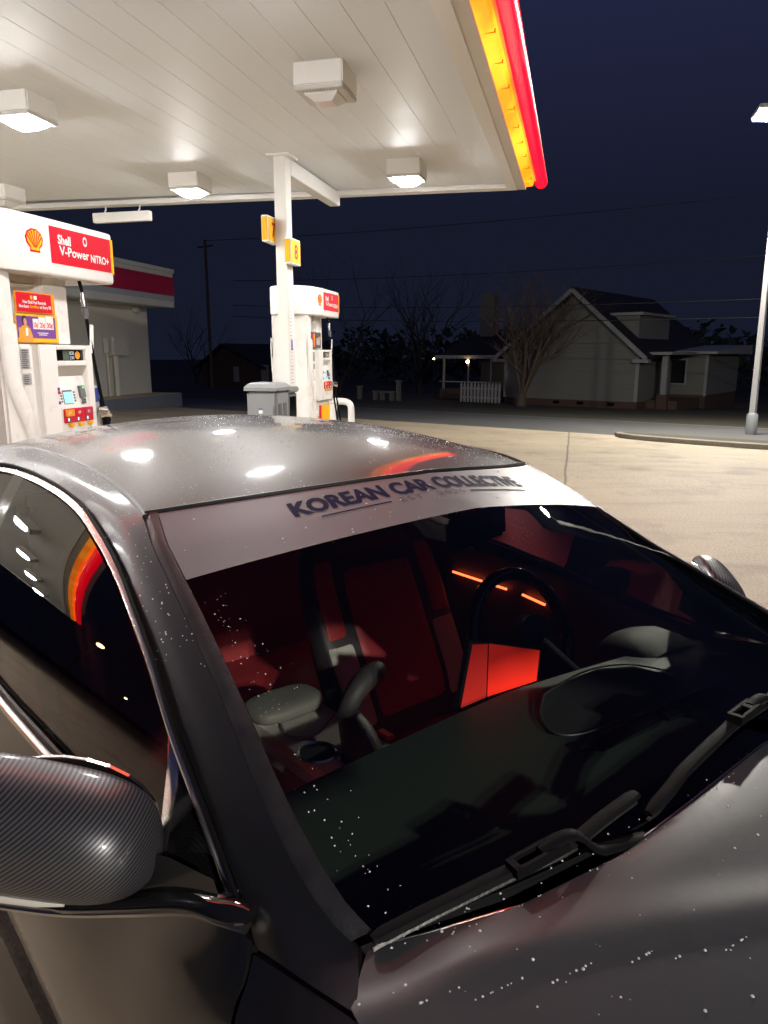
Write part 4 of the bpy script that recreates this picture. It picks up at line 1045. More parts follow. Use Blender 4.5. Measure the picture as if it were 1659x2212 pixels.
# belt line
BELT = [(-1.70, .80, 1.00), (-1.4, .86, .955), (-1.0, .875, .947), (-.65, .873, .946), (-.2, .870, .949), (0, .868, .957), (.19, .864, .965), (.40, .858, .975), (.576, .850, .988), (.70, .837, 1.008), (.765, .826, 1.022)]
for sg in (1, -1):
    f = (lambda c: c) if sg > 0 else mir
    def glassp(u, z): return (u, vs_(z) - .010, z)
    bot = [fit(*glassp(u, z + .006)) for u, z in ((-.53, .947), (-.2, .949), (.0, .957), (.19, .965), (.40, .975), (.590, .988))]
    topc = [inset(fit(*p), .020) for p in [(-.78, .620, 1.338), (-.535, .624, 1.335), (-.309, .636, 1.322), (-.131, .657, 1.296), (.057, .686, 1.26), (.22, .719, 1.218), (.361, .748, 1.176), (.480, .775, 1.135)]]
    topc = [(u, v - .006, z) for u, v, z in topc]
    A_, B_ = crv([Vector(p) for p in bot], 30), crv([Vector(p) for p in topc], 30); rows = []
    for i in range(13):
        k = i / 12; rows.append([(lambda q: P(q.x, sg * (vs_(q.z) - taper(q.x, q.z) - .012 + barrel(q.z)), q.z))(A_[j].lerp(B_[j], k)) for j in range(30)])
    MB().grid(rows).build('side_window', 'side_glass' if sg > 0 else 'far_glass', car, True)
    # glossy black door pillar and rear window
    a = [(-.53, .953), (-.80, 1.318)]; b_ = [(-.64, .952), (-.90, 1.318)]
    rows = []
    for i in range(9):
        k = i / 8; u0 = a[0][0] + (a[1][0] - a[0][0]) * k; u1 = b_[0][0] + (b_[1][0] - b_[0][0]) * k; z = .953 + .365 * k
        rows.append([SP(u, sg * (vs_(z) - .004), z) for u in (u0 + .004, u0 - .02, u1 + .02, u1)])
    MB().grid(rows).build('door_pillar', 'black_gloss', car, True)
    rows = []
    for i in range(9):
        k = i / 8; rows.append([])
        for j in range(14):
            t_ = j / 13; ub = -.655 - .85 * t_; ut = -.915 - .62 * t_; zt_ = 1.316 - .20 * t_ ** 2; zb_ = .952 + .03 * t_
            z = zb_ + (zt_ - zb_) * k; rows[-1].append(SP(ub + (ut - ub) * k, sg * (vs_(z) - .012), z))
    MB().grid(rows).build('rear_side_window', 'side_glass' if sg > 0 else 'far_glass', car, True)
    # black corner quarter ahead of the window with its bright front edge strip
    A_ = crv([Vector(p) for p in [(.585, .850, .992), (.70, .836, 1.010), (.755, .824, 1.024)]], 10); B_ = crv([Vector(p) for p in [(.470, .766, 1.128), (.582, .790, 1.093), (.755, .822, 1.030)]], 10)
    MB().grid([[SP(q.x, sg * (q.y - .003), q.z) for q in [A_[j].lerp(B_[j], k / 5) for j in range(10)]] for k in range(6)]).build('corner_quarter', 'black_gloss', car, True)
    MB().grid([[SP(u + du, sg * (v + dv), z) for du, dv in ((-.012, -.004), (-.004, .006), (.008, .004), (.014, -.004))] for u, v, z in [(.583, .849, .985), (.545, .822, 1.035), (.508, .794, 1.085), (.466, .765, 1.135)]]).build('quarter_strip', 'chrome', car, True)
    # belt trim
    MB().tube(crv(SPS(f([(u, v + .006, z - .004) for u, v, z in BELT[1:-2]])), 70), .011, 8, True, (1, .8)).build('belt_trim', 'chrome', car, True)
    MB().tube(crv(SPS(f([(u, v - .004, z + .006) for u, v, z in BELT[1:-2]])), 70), .006, 6).build('belt_seal', 'rubber', car, True)

# body sides
def side_rows(u0, u1s, offs, n=8):
    rows = []
    for (z, v), u1 in zip(offs, u1s):
        rows.append([(u0 + (u1 - u0) * k / (n - 1), v, z) for k in range(n)])
    return rows
LV = [(.925, .880), (.88, .905), (.835, .928), (.78, .938), (.68, .942), (.5, .925), (.34, .912), (.22, .875)]
for sg in (1, -1):
    f = (lambda c: c) if sg > 0 else mir
    belt_f = [(-.60, .884, .938), (-.2, .882, .941), (0, .880, .948), (.19, .876, .956), (.40, .871, .966), (.56, .865, .977)]
    FE = [(.742, .809, .954), (.766, .829, .937), (.777, .846, .922), (.790, .863, .905), (.797, .893, .83), (.795, .908, .70), (.775, .905, .5), (.77, .893, .34), (.78, .865, .22)]
    rows = [f(fitl(belt_f) + [(.68, .822, .962), FE[0]])]
    for (z, v), fe in zip(LV, FE[1:]):
        bk = fitl([(-.60 + 1.12 * k / 5, v, z) for k in range(6)])
        rows.append(f(bk + [tuple((Vector(bk[-1]) * .42 + Vector(fe) * .58) + Vector((0, .004, 0))), fe]))
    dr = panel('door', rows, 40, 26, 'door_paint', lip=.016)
    MB().tube(crv(PS(f([(.42 - .9, .945, .80), (.40 - .9 + .06, .958, .80), (-.25, .958, .795), (-.20, .945, .795)])), 16), .016, 8, True, (1, .7)).build('door_handle', 'chrome', dr, True)
    belt_r = [(-1.50, .865, .95), (-1.2, .885, .94), (-1.0, .888, .937), (-.61, .885, .938)]
    rows = [f(belt_r)] + [f([(-1.22 + (.61) * k / 5, v, z) for k in range(6)]) for (z, v) in LV]
    rows[1] = f([(-1.42 + (.81) * k / 5, .897, .925) for k in range(6)])
    rows = [fitl(r) for r in rows]
    panel('rear_door', rows, 30, 26, 'door_paint', lip=.016)
    # front fender with its wheel arch
    top = [(.757, .812, .946), (.930, .788, .970), (.962, .797, .968), (1.3, .806, .926), (1.7, .765, .853), (2.0, .68, .768), (2.15, .60, .70)]
    r1 = [(.778, .836, .927), (.95, .842, .928), (1.15, .868, .905), (1.4, .890, .87), (1.7, .865, .80), (2.0, .78, .72), (2.17, .68, .66)]
    r2 = [(.800, .868, .900), (1.0, .885, .87), (1.2, .915, .845), (1.45, .930, .80), (1.75, .90, .735), (2.03, .82, .67), (2.2, .72, .61)]
    r3 = [(.806, .908, .72), (1.0, .915, .72), (1.2, .930, .74), (1.45, .94, .745), (1.70, .925, .69), (2.03, .84, .60), (2.22, .74, .55)]
    r4 = [(.787, .908, .47), (.95, .92, .45), (1.10, .937, .60), (1.42, .94, .715), (1.74, .93, .60), (1.92, .88, .45), (2.22, .75, .45)]
    r5 = [(.79, .88, .22), (.90, .89, .22), (1.075, .935, .45), (1.42, .938, .70), (1.77, .925, .45), (1.95, .86, .24), (2.2, .74, .24)]
    panel('front_fender', [f(top), f(r1), f(r2), f(r3), f(r4), f(r5)], 56, 26, 'car_paint', lip=.016)
    # rear fender
    rows = [f([(-1.515, .86, .955), (-1.75, .80, 1.01), (-2.0, .76, .985), (-2.3, .70, .96), (-2.46, .60, .93)]),
            f([(-1.43, .90, .92), (-1.7, .905, .92), (-2.0, .885, .91), (-2.3, .82, .89), (-2.5, .70, .87)]),
            f([(-1.23, .925, .78), (-1.6, .94, .78), (-2.0, .925, .78), (-2.3, .86, .78), (-2.54, .74, .76)]),
            f([(-1.23, .932, .68), (-1.5, .945, .71), (-1.9, .94, .70), (-2.3, .87, .62), (-2.56, .75, .6)]),
            f([(-1.10, .925, .45), (-1.20, .93, .60), (-1.47, .945, .70), (-1.75, .94, .60), (-1.9, .92, .40), (-2.5, .76, .35)])]
    panel('rear_fender', rows, 40, 20, 'car_paint', lip=.016)
    MB().grid(loft([PS(f([(-1.1, .925, .36), (0, .915, .35), (.78, .885, .35)])), PS(f([(-1.1, .960, .29), (0, .955, .28), (.78, .905, .28)])), PS(f([(-1.1, .965, .18), (0, .960, .17), (.78, .905, .18)])), PS(f([(-1.1, .90, .13), (0, .89, .12), (.78, .85, .13)]))], 12, 10)).build('sill', 'door_paint', car, True)
    # wheels
    for u in (1.43, -1.47):
        wh = MB().lathe([(.24, -.11), (.32, -.115), (.335, -.08), (.335, .08), (.32, .115), (.24, .11)], 36, P(u, sg * .82, .335), 'Y').build('wheel', 'tyre', car, True)
        rim_ = MB(); rim_.lathe([(.24, -.09), (.235, .1), (.20, .09)], 36, P(u, sg * .82, .335), 'Y')
        for k in range(10):
            a = k * math.pi / 5; c = P(u, sg * .92, .335); rim_.tube([c + Vector((.03 * math.cos(a), 0, .03 * math.sin(a))), c + Vector((.235 * math.cos(a), 0, .235 * math.sin(a)))], [.022, .016], 6)
        rim_.build('rim', 'steel', wh)

# hood
def sm(x, a, b_): x = min(1, max(0, (x - a) / (b_ - a))); return x * x * (3 - 2 * x)
edge = [(.727, .874, .985), (.655, .919, .999), (.546, .967, 1.009), (.444, .990, 1.018), (.353, .999, 1.025), (.233, 1.003, 1.031), (.08, 1.003, 1.036), (0, 1.003, 1.037)]
NW = 41
ws_ = [1 - 2 * i / (NW - 1) for i in range(NW)]
def edge_at(w):
    v = abs(w) * .727
    for a, b_ in zip(edge[:-1], edge[1:]):
        if b_[0] <= v <= a[0] + 1e-9:
            f_ = (v - b_[0]) / (a[0] - b_[0]); return (b_[1] + f_ * (a[1] - b_[1]), math.copysign(v, w), b_[2] + f_ * (a[2] - b_[2]))
    return (edge[0][1], math.copysign(v, w), edge[0][2])
sides = [None, (.896, .758, .979), (.920, .779, .975), (.955, .791, .973), (1.3, .800, .930), (1.7, .758, .858), (2.0, .67, .772), (2.12, .55, .715)]
cent = [None, (1.03, 1.037), (1.06, 1.036), (1.10, 1.034), (1.40, 1.005), (1.80, .935), (2.10, .85), (2.22, .78)]
rows = [[P(*edge_at(w)) for w in ws_]]
for s_, c_ in zip(sides[1:], cent[1:]):
    rows.append([P(s_[0] + (c_[0] - s_[0]) * (1 - abs(w) ** 2.2), s_[1] * w, s_[2] + (c_[1] - s_[2]) * (1 - abs(w) ** 2.4)) for w in ws_])
cols = [crv([r[j] for r in rows], 70) for j in range(NW)]
cols = [list(c) for c in zip(*[crv([cols[j][i] for j in range(NW)], 81) for i in range(70)])]
HOOD = [[cols[j][i] for j in range(81)] for i in range(70)]
for r in HOOD:         # a pressed crease sweeping across each half
    for p in r:
        v = abs(p.y); d = (p.x - .93) - (.74 - v) * .62 - .0
        p.z += .007 * (sm(d, -.09, 0.) - sm(d, 0., .025) * .85) * sm(v, .02, .2) * (1 - sm(v, .62, .74))
hb = MB(); g2 = [[p + Vector((.002, 0, -.010)) for p in HOOD[0]], [p + Vector((-.003, 0, -.004)) for p in HOOD[0]]] + HOOD
g2 = [[r[0] + Vector((0, .004, -.018))] + r + [r[-1] + Vector((0, -.004, -.018))] for r in g2]
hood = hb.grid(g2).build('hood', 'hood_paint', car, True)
MB().tube([p + Vector((-.004, 0, -.003)) for p in HOOD[0]], .0022, 6).build('hood_edge_seal', 'steel', hood, True)

# bumpers, grille, lamps, tail
panel('front_bumper', [[(2.16, .70, .60), (2.24, .45, .69), (2.28, 0, .72), (2.24, -.45, .69), (2.16, -.70, .60)], [(2.24, .74, .45), (2.34, .45, .48), (2.38, 0, .5), (2.34, -.45, .48), (2.24, -.74, .45)], [(2.20, .76, .22), (2.32, .45, .2), (2.36, 0, .2), (2.32, -.45, .2), (2.20, -.76, .22)]], 30, 12, 'car_paint')
BX('grille', 'black_gloss', car, (2.35, 0, .52), (.06, .70, .14), .02); BX('licence_plate', 'sign_white', car, (2.392, 0, .36), (.01, .31, .15))
for sg in (1, -1):
    MB().grid(loft([PS([(2.02, sg * .74, .69), (2.12, sg * .66, .705), (2.20, sg * .52, .715)]), PS([(2.06, sg * .775, .63), (2.17, sg * .69, .645), (2.235, sg * .54, .66)])], 10, 5)).build('headlight', 'dark_glass', car, True)
    MB().grid(loft([PS([(-2.42, sg * .72, .86), (-2.50, sg * .60, .87), (-2.54, sg * .40, .87)]), PS([(-2.46, sg * .74, .76), (-2.55, sg * .60, .77), (-2.58, sg * .40, .77)])], 10, 5)).build('taillight', 'store_red', car, True)
panel('rear_window', [[(-1.63, .545, 1.306), (-1.64, .3, 1.328), (-1.64, 0, 1.336), (-1.64, -.3, 1.328), (-1.63, -.545, 1.306)], [(-1.95, .58, 1.16), (-1.99, 0, 1.19), (-1.95, -.58, 1.16)], [(-2.22, .60, 1.01), (-2.28, 0, 1.03), (-2.22, -.60, 1.01)]], 24, 10, 'side_glass', lip=.004)
panel('trunk_lid', [[(-2.24, .66, .985), (-2.30, 0, 1.02), (-2.24, -.66, .985)], [(-2.47, .62, .945), (-2.55, 0, .985), (-2.47, -.62, .945)], [(-2.50, .64, .75), (-2.58, 0, .76), (-2.50, -.64, .75)]], 24, 12, 'car_paint')
panel('rear_bumper', [[(-2.50, .70, .74), (-2.60, 0, .75), (-2.50, -.70, .74)], [(-2.54, .74, .5), (-2.64, 0, .5), (-2.54, -.74, .5)], [(-2.50, .74, .25), (-2.58, 0, .25), (-2.50, -.74, .25)]], 24, 10, 'car_paint')
panel('rear_pillar', [[(-1.62, .55, 1.304), (-1.95, .59, 1.155), (-2.24, .64, .99)], [(-1.72, .735, 1.09), (-1.78, .76, 1.03), (-2.1, .75, .985)]], 16, 6, 'car_paint')
panel('rear_pillar', [mir(c) for c in [[(-1.62, .55, 1.304), (-1.95, .59, 1.155), (-2.24, .64, .99)], [(-1.72, .735, 1.09), (-1.78, .76, 1.03), (-2.1, .75, .985)]]], 16, 6, 'car_paint')

# dark liner under the panels: engine bay, cabin tub
ln = MB()
ln.box((1.55, 0, .55), (1.1, 1.34, .5)); ln.box((-.3, 0, .27), (2.6, 1.70, .06)); ln.box((-2.0, 0, .55), (.9, 1.35, .5))
ln.build('underbody', 'carpet', car)
for sg in (1, -1):
    MB().grid([[P(u, sg * (v - .075 * max(0, u)), z) for u in (-1.55, -.9, -.3, .0, .3, .74)] for z, v in ((.25, .82), (.6, .835), (.90, .835), (.93, .838))]).build('inner_door', 'leather_black', car, True)
# windscreen: glass, dark edge band, seal, banner
TT = [i / 26 for i in range(27)]; WW = [-1 + i / 20 for i in range(41)]
wsg = MB().grid([[ws(t, w * .985, .002) for w in WW] for t in [-.005 + 1.01 * t for t in TT]]).build('windscreen', 'windshield_glass', car, True)
for sg in (1, -1):
    g = []
    for t in [-.01 + 1.0 * i / 40 for i in range(41)]:
        g.append([ws(t, sg * w, o) for w, o in ((1.005, .000), (.998, .004), (.985, .006), (.969, .005), (.966, .002))])
    MB().grid(g).build('windscreen_seal', 'rubber', wsg, True)
def ban_lo(w): return .190 + .075 * w * w if w > 0 else .190 + .075 * w * w
g = []
for i in range(9):
    k = i / 8; g.append([ws(-.0 + (ban_lo(w)) * k, w, .0036) for w in [-.966 + 1.932 * j / 48 for j in range(49)]])
ban = MB().grid(g).build('banner', 'banner_film', wsg, True)
def bt(x, y, off=.0048):      # banner text space: x from 0 (near side) to 1 (far side), y up from the base line in windscreen units
    w = .605 - 1.06 * x; return ws(.078 + .095 * (w - .1) ** 2 - y, w, off)
mb = MB(); text(mb, 'KOREAN CAR COLLECTIVE', bt, 0., 1., .0, .054, bold=.045); mb.build('banner_lettering', 'banner_ink', ban)
for t_, x0, x1 in (('EST', .345, .435), ('2025', .50, .62)):
    mb = MB(); text(mb, t_, bt, x0, x1, -.034, .020, bold=.0, spacing=1.3); mb.build('banner_small_lettering', 'ink', ban)
for x0, x1 in ((.07, .31), (.65, .97)):
    mb = MB(); mb.grid([[bt(x0 + (x1 - x0) * k / 10, y) for k in range(11)] for y in (-.027, -.022)]); mb.build('banner_rule', 'banner_ink', ban)

# cowl behind the hood and the two wipers
g = []
for k, (t, o) in enumerate(((1.0, .003), (1.02, -.004))): g.append([ws(t, w, o) for w in WW])
g.append([P(*edge_at(w)) + Vector((-.012, 0, -.012)) for w in [-x for x in WW]]); g.append([P(*edge_at(w)) + Vector((.02, 0, -.05)) for w in [-x for x in WW]])
MB().grid(g).build('cowl_panel', 'black_plastic', car, True)
def wiper(blade, arm, clip_t):
    pts = [ws(t, w, o) for t, w, o in blade]
    wp = MB().tube(crv(pts, 30), [.006] + [.0095] * 28 + [.007], 8, True, (1.2, .7)).build('wiper', 'black_plastic', car, True)
    MB().tube(crv([p - Vector((0, 0, .013)) for p in pts], 30), .0045, 6).build('wiper_rubber', 'rubber', wp, True)
    ap = [ws(t, w, o) for t, w, o in arm]
    MB().tube(crv(ap, 30), [.0085 + .005 * k / 29 for k in range(30)], 8, True, (1.3, .55)).build('wiper_arm', 'black_plastic', wp, True)
    c = ws(*clip_t); d = (pts[-1] - pts[0]).normalized(); rt = d.to_track_quat('X', 'Z').to_matrix()
    cb = MB()
    for o, s in (((0, .010, 0), (.085, .005, .015)), ((0, -.010, 0), (.085, .005, .015)), ((-.04, 0, 0), (.010, .024, .015)), ((.012, 0, 0), (.012, .024, .015))): cb.box(c + rt @ Vector(o), s, rt)
    cb.build('wiper_clip', 'black_plastic', wp)
wiper([(1.002, .985, .012), (.997, .92, .014), (.993, .858, .015), (.987, .736, .015), (.985, .60, .015), (.972, .50, .015), (.962, .40, .015)], [(.986, .67, .028), (.984, .625, .036), (.990, .60, .036), (1.012, .575, .022), (1.016, .53, .018), (1.035, .42, .012), (1.06, .30, .0)], (.988, .675, .026))
wiper([(.995, .413, .012), (.98, .33, .014), (.965, .258, .015), (.946, .092, .015), (.938, -.017, .015), (.935, -.15, .015), (.94, -.40, .015), (.96, -.62, .012)], [(.935, -.06, .030), (.935, -.12, .036), (.95, -.15, .034), (.985, -.19, .02), (1.03, -.26, .008), (1.06, -.32, .0)], (.938, -.03, .026))

# mirrors
def mirror(sg):
    sc_m = 1. if sg > 0 else .70
    a = Vector(P(.555, sg * .842, 1.005)); b_ = Vector(P(.30, sg * 1.062, .995)) if sg > 0 else Vector(P(.36, sg * 1.01, 1.03)); ax = (b_ - a).normalized(); ctr = (a + b_) / 2; hl_ = (b_ - a).length / 2
    fr = Vector((ax.y, -ax.x, 0)) ; fr = fr if fr.x > 0 else -fr; g = []
    for i in range(25):
        th = -math.pi / 2 + math.pi * i / 24; row = []
        cx = math.copysign(abs(math.sin(th)) ** .62, math.sin(th)); k = abs(math.cos(th)) ** .55 if abs(math.cos(th)) > 1e-6 else 0
        tp = 1 + .10 * cx
        for j in range(40):
            ph = 2 * math.pi * j / 40; cz = math.copysign(abs(math.sin(ph)) ** .8, math.sin(ph)); cf = math.copysign(abs(math.cos(ph)) ** .75, math.cos(ph))
            dep = (.105 if cf > 0 else .05) * sc_m
            zz = cz * (.103 if cz > 0 else .078) * k * tp * sc_m + (.012 * cx); ff = cf * dep * k * (1 - .25 * max(0, -cz))
            row.append(ctr + ax * (cx * hl_) + fr * ff + Vector((0, 0, zz)))
        g.append(row)
    mh = MB().grid(g, True).build('side_mirror', 'carbon', car, True)
    gp = [ctr - fr * .052 + ax * (hl_ * .85 * math.cos(t)) + Vector((0, 0, .085 * math.sin(t))) for t in [k * math.pi / 12 for k in range(24)]]
    MB().prism([(0, 0)] * 0 + [(i, 0) for i in range(0)], lambda a, b, d: a, 0, 0) if False else None
    MB().add(gp + [p - fr * .006 for p in gp], [tuple(range(24)), tuple(range(47, 23, -1))] + [(i, (i + 1) % 24, 24 + (i + 1) % 24, 24 + i) for i in range(24)]).build('mirror_glass', 'chrome', mh)
    ts = [ctr + ax * (hl_ * x) + fr * (.081 - .02 * abs(x) ** 2) + Vector((0, 0, -.046 + .010 * x)) for x in (-.42, -.2, .1, .4, .7, .95)]
    MB().tube(ts, [.002, .006, .007, .007, .006, .004], 8, True, (.8, 1.)).build('turn_signal', 'grey_white', mh, True)
    arm = [P(u, sg * v, z) for u, v, z in ((.742, .806, .987), (.70, .822, .980), (.64, .838, .963), (.55, .878, .925), (.45, .940, .893), (.33, 1.01, .868))]
    MB().tube(crv(arm, 24), [.010] + [.016] * 16 + [.014] * 7, 10, True, (1.3, .8)).build('mirror_arm', 'chrome' if False else 'black_gloss', mh, True)
    MB().tube(crv([p + Vector((0, -sg * .006, -.014)) for p in arm], 24), .0075, 6).build('arm_trim', 'chrome', mh, True)
    MB().add([P(.70, sg * .822, .982), P(.58, sg * .856, .935), P(.52, sg * .895, .925), P(.50, sg * .880, .985), P(.58, sg * .838, .990), P(.67, sg * .818, 1.000)], [(0, 1, 4, 5), (1, 2, 3, 4)]).build('mirror_foot', 'door_paint', mh, True)
mirror(1); mirror(-1)

# ------------------------------------------------------------------ cabin
dash = MB()
pr_ = [(.44, .60), (.425, .80), (.435, .905), (.46, .93), (.52, .938), (.70, .945), (.88, .955), (1.0, .965)]
dash.grid([[P(u + (.0 if k < 4 else .05 * (1 - (v / .8) ** 2)), v, z - .02 * (abs(v) / .8) ** 2) for v in [-.80 + 1.6 * j / 24 for j in range(25)]] for k, (u, z) in enumerate(pr_)])
dsh = dash.build('dashboard', 'dash_soft', car, True)
bn = [P(.44 + .02 * math.cos(a) * 0 + .13 * (math.cos(a) + 1) / 2, -.37 + .24 * math.sin(a), .93) for a in [k * math.pi / 12 for k in range(24)]]
g = []
for u, z, w in ((.35, .90, .13), (.36, .940, .15), (.40, .957, .16), (.46, .952, .17), (.52, .934, .18)): g.append([P(u, -.62 + w * x, z - .045 * abs(x) ** 3) for x in [-1 + k / 8 for k in range(17)]])
MB().grid(g).build('instrument_hood', 'dash_dark', dsh, True)
rec = [(.546, -.018), (.520, -.14), (.513, -.261), (.55, -.36), (.647, -.385), (.70, -.22), (.713, -.10), (.70, .06), (.66, .10), (.60, .06)]
zr = .9475
MB().tube(crv([P(u, v, zr + .004) for u, v in rec + rec[:1]], 80), .0022, 6).build('display_recess_rim', 'dash_soft', dsh, True)
MB().add([P(u, v, zr + .001) for u, v in rec], [tuple(range(len(rec)))]).build('display_recess', 'carpet', dsh)
for pts in ([(.735, .12), (.765, .09), (.775, -.09), (.735, -.11)], [(.735, -.14), (.775, -.12), (.78, -.38), (.735, -.40)]):
    MB().prism([(a, b_) for a, b_ in pts], lambda a, b_, d: P(a, b_, zr + d + .006), .0, .008).build('vent_slot', 'black_plastic', dsh)
# steering wheel
sc_ = P(.20, -.37, .90); tl = Matrix.Rotation(R(-24), 3, 'Y')
ringp = [sc_ + tl @ Vector((0, .185 * math.cos(a), .185 * math.sin(a))) for a in [k * 2 * math.pi / 48 for k in range(49)]]
sw = MB().tube(ringp, .019, 12, False).build('steering_wheel', 'black_gloss', car, True)
hbm = MB(); hbm.lathe([(0, -.035), (.05, -.03), (.075, 0), (.07, .03), (0, .035)], 16, (0, 0, 0), 'X'); hbm.v = [sc_ + tl @ (v + Vector((.025, 0, -.01))) for v in hbm.v]
hub = hbm.build('wheel_hub', 'leather_black', sw, True)
for a in (R(0), R(180), R(-90)):
    MB().tube([sc_ + tl @ Vector((.02, .05 * math.cos(a), .05 * math.sin(a))), sc_ + tl @ Vector((0, .18 * math.cos(a), .18 * math.sin(a)))], [.022, .014], 8, True, (.6, 1.2)).build('wheel_spoke', 'leather_black', sw, True)
MB().tube([P(.24, -.37, .88), P(.44, -.37, .80)], .05, 10).build('steering_column', 'carpet', car, True)
def seat(v0, u0=0.):
    # cross sections up the back rest: broad shoulders, head rest grown out of it
    prof = [(-.30, .42, .25, .12), (-.34, .58, .275, .13), (-.41, .75, .285, .12), (-.47, .92, .28, .10), (-.505, 1.02, .255, .085), (-.52, 1.075, .20, .07), (-.525, 1.11, .135, .055), (-.53, 1.17, .14, .06), (-.54, 1.24, .135, .06), (-.548, 1.275, .09, .04), (-.55, 1.285, .02, .01)]
    pr = crv([Vector((u, z, hw)) for u, z, hw, hd in prof], 60); pd = crv([Vector((hd, 0, 0)) for u, z, hw, hd in prof], 60)
    def bp(row, a, off=0.):
        i = min(58, int(row)); k = row - i; q = pr[i].lerp(pr[i + 1], k); hd = pd[i].lerp(pd[i + 1], k).x; u, z, hw = q
        c_, s_ = math.cos(a), math.sin(a); x = math.copysign(abs(c_) ** .75, c_) * hw; d_ = math.copysign(abs(s_) ** .7, s_) * hd
        if s_ > 0: d_ += (hd * .62 * (abs(x) / hw) ** 3 - hd * .25) * (1 if z < 1.0 else max(0, 1 - (z - 1.0) / .08))
        return P(u + u0 + d_ + off * max(.3, s_), v0 + x * (1 + off), z)
    st = MB().grid([[bp(r_, 2 * math.pi * k / 40) for k in range(40)] for r_ in range(60)], True).build('front_seat', 'leather_black', car, True)
    def patch(name, m_, r0, r1, a0, a1, off=.006, puff=.006, par=None):
        n = 14; mb = MB(); g = []
        for i in range(17):
            row = []
            for k in range(n + 1):
                x = k / n; y = i / 16; e = min(1, min(x, 1 - x) * 7) * min(1, min(y, 1 - y) * 8)
                row.append(bp(r0 + (r1 - r0) * y, R(a0 + (a1 - a0) * x), -.004 + (off + puff) * e ** .5))
            g.append(row)
        return mb.grid(g).build(name, m_, par or st, True)
    patch('seat_insert', 'leather_red', 5, 33, 63, 117)
    for a0, a1 in ((24, 55), (125, 156)):
        patch('seat_bolster', 'leather_red', 20.6, 35, a0, a1); patch('lower_bolster', 'console_pale', 5, 20, a0 - 6, a1 + 4)
    g = []
    for u, z, hw, hd in ((-.36, .40, .25, .06), (-.2, .38, .27, .075), (.0, .40, .275, .075), (.16, .42, .27, .07), (.215, .405, .25, .05), (.225, .38, .2, .02)):
        g.append([P(u + u0, v0 + math.copysign(abs(math.cos(a)) ** .7, math.cos(a)) * hw, z + math.copysign(abs(math.sin(a)) ** .7, math.sin(a)) * hd) for a in [k * math.pi / 12 for k in range(24)]])
    MB().grid(crv_rows(g, 22), True).build('seat_cushion', 'leather_red', st, True)
def crv_rows(g, n):
    cols = [crv([r[j] for r in g], n) for j in range(len(g[0]))]
    return [[cols[j][i] for j in range(len(cols))] for i in range(n)]
seat(-.36); seat(.55, -.05)
rb = MB(); rb.grid(loft([PS([(-1.05, .68, .45), (-1.05, 0, .47), (-1.05, -.68, .45)]), PS([(-1.12, .68, .72), (-1.12, 0, .72), (-1.12, -.68, .72)]), PS([(-1.24, .62, 1.0), (-1.24, 0, 1.0), (-1.24, -.62, 1.0)]), PS([(-1.32, .60, 1.06), (-1.32, 0, 1.06), (-1.32, -.60, 1.06)])], 20, 14))
rbo = rb.build('rear_bench', 'leather_red', car, True)
for v in (.42, -.42): MB().box(P(-1.27, v, 1.10), (.09, .26, .16), None, .03).build('rear_headrest', 'leather_red', rbo, True)
MB().grid(loft([PS([(-.55, .66, .44), (-.55, -.66, .44)]), PS([(-.75, .66, .50), (-.75, -.66, .50)]), PS([(-1.10, .66, .46), (-1.10, -.66, .46)])], 8, 8)).build('rear_cushion', 'leather_red', rbo, True)
# centre console
cs = BX('centre_console', 'console_pale', car, P(-.06, .14, .50), (.52, .27, .32), .03)
BX('console_side', 'console_tan', cs, P(-.03, .300, .49), (.50, .05, .31), .015)
g = []
for k in range(13):
    th = -math.pi / 2 + math.pi * k / 12; sx_ = math.copysign(abs(math.sin(th)) ** .6, math.sin(th)); kk = abs(math.cos(th)) ** .5
    g.append([P(-.235 + .075 * kk * math.copysign(abs(math.cos(a)) ** .6, math.cos(a)), .145 + .112 * sx_, .683 + .026 * kk * math.copysign(abs(math.sin(a)) ** .7, math.sin(a))) for a in [j * math.pi / 12 for j in range(24)]])
MB().grid(g, True).build('armrest', 'leather_grey', cs, True)
for u, v in ((.015, .205), (.105, .14)):
    MB().lathe([(.0, .003), (.046, .003), (.048, .006)], 20, P(u, v, .659)).build('cup_holder', 'carpet', cs, True)
    MB().lathe([(.046, .004), (.050, .008), (.054, .004)], 20, P(u, v, .659)).build('cup_rim', 'chrome', cs, True)
MB().tube(crv([P(.10, .11, .63), P(.05, .10, .68), P(-.01, .085, .73), P(-.03, .03, .775), P(-.05, -.06, .80)], 16), [.055, .055, .052, .05, .046, .040, .034, .030, .028, .028, .03, .031, .032, .032, .03, .02], 10).build('gear_lever', 'leather_black', cs, True)
MB().box(P(.06, .015, .665), (.05, .025, .012), None, .003).build('belt_buckle', 'sign_red', cs)
MB().tube(crv([P(-.17, .20, .67), P(-.10, .22, .665), P(-.06, .16, .665), P(-.06, .09, .70)], 16), .0035, 6).build('charging_cable', 'leather_grey', cs, True)
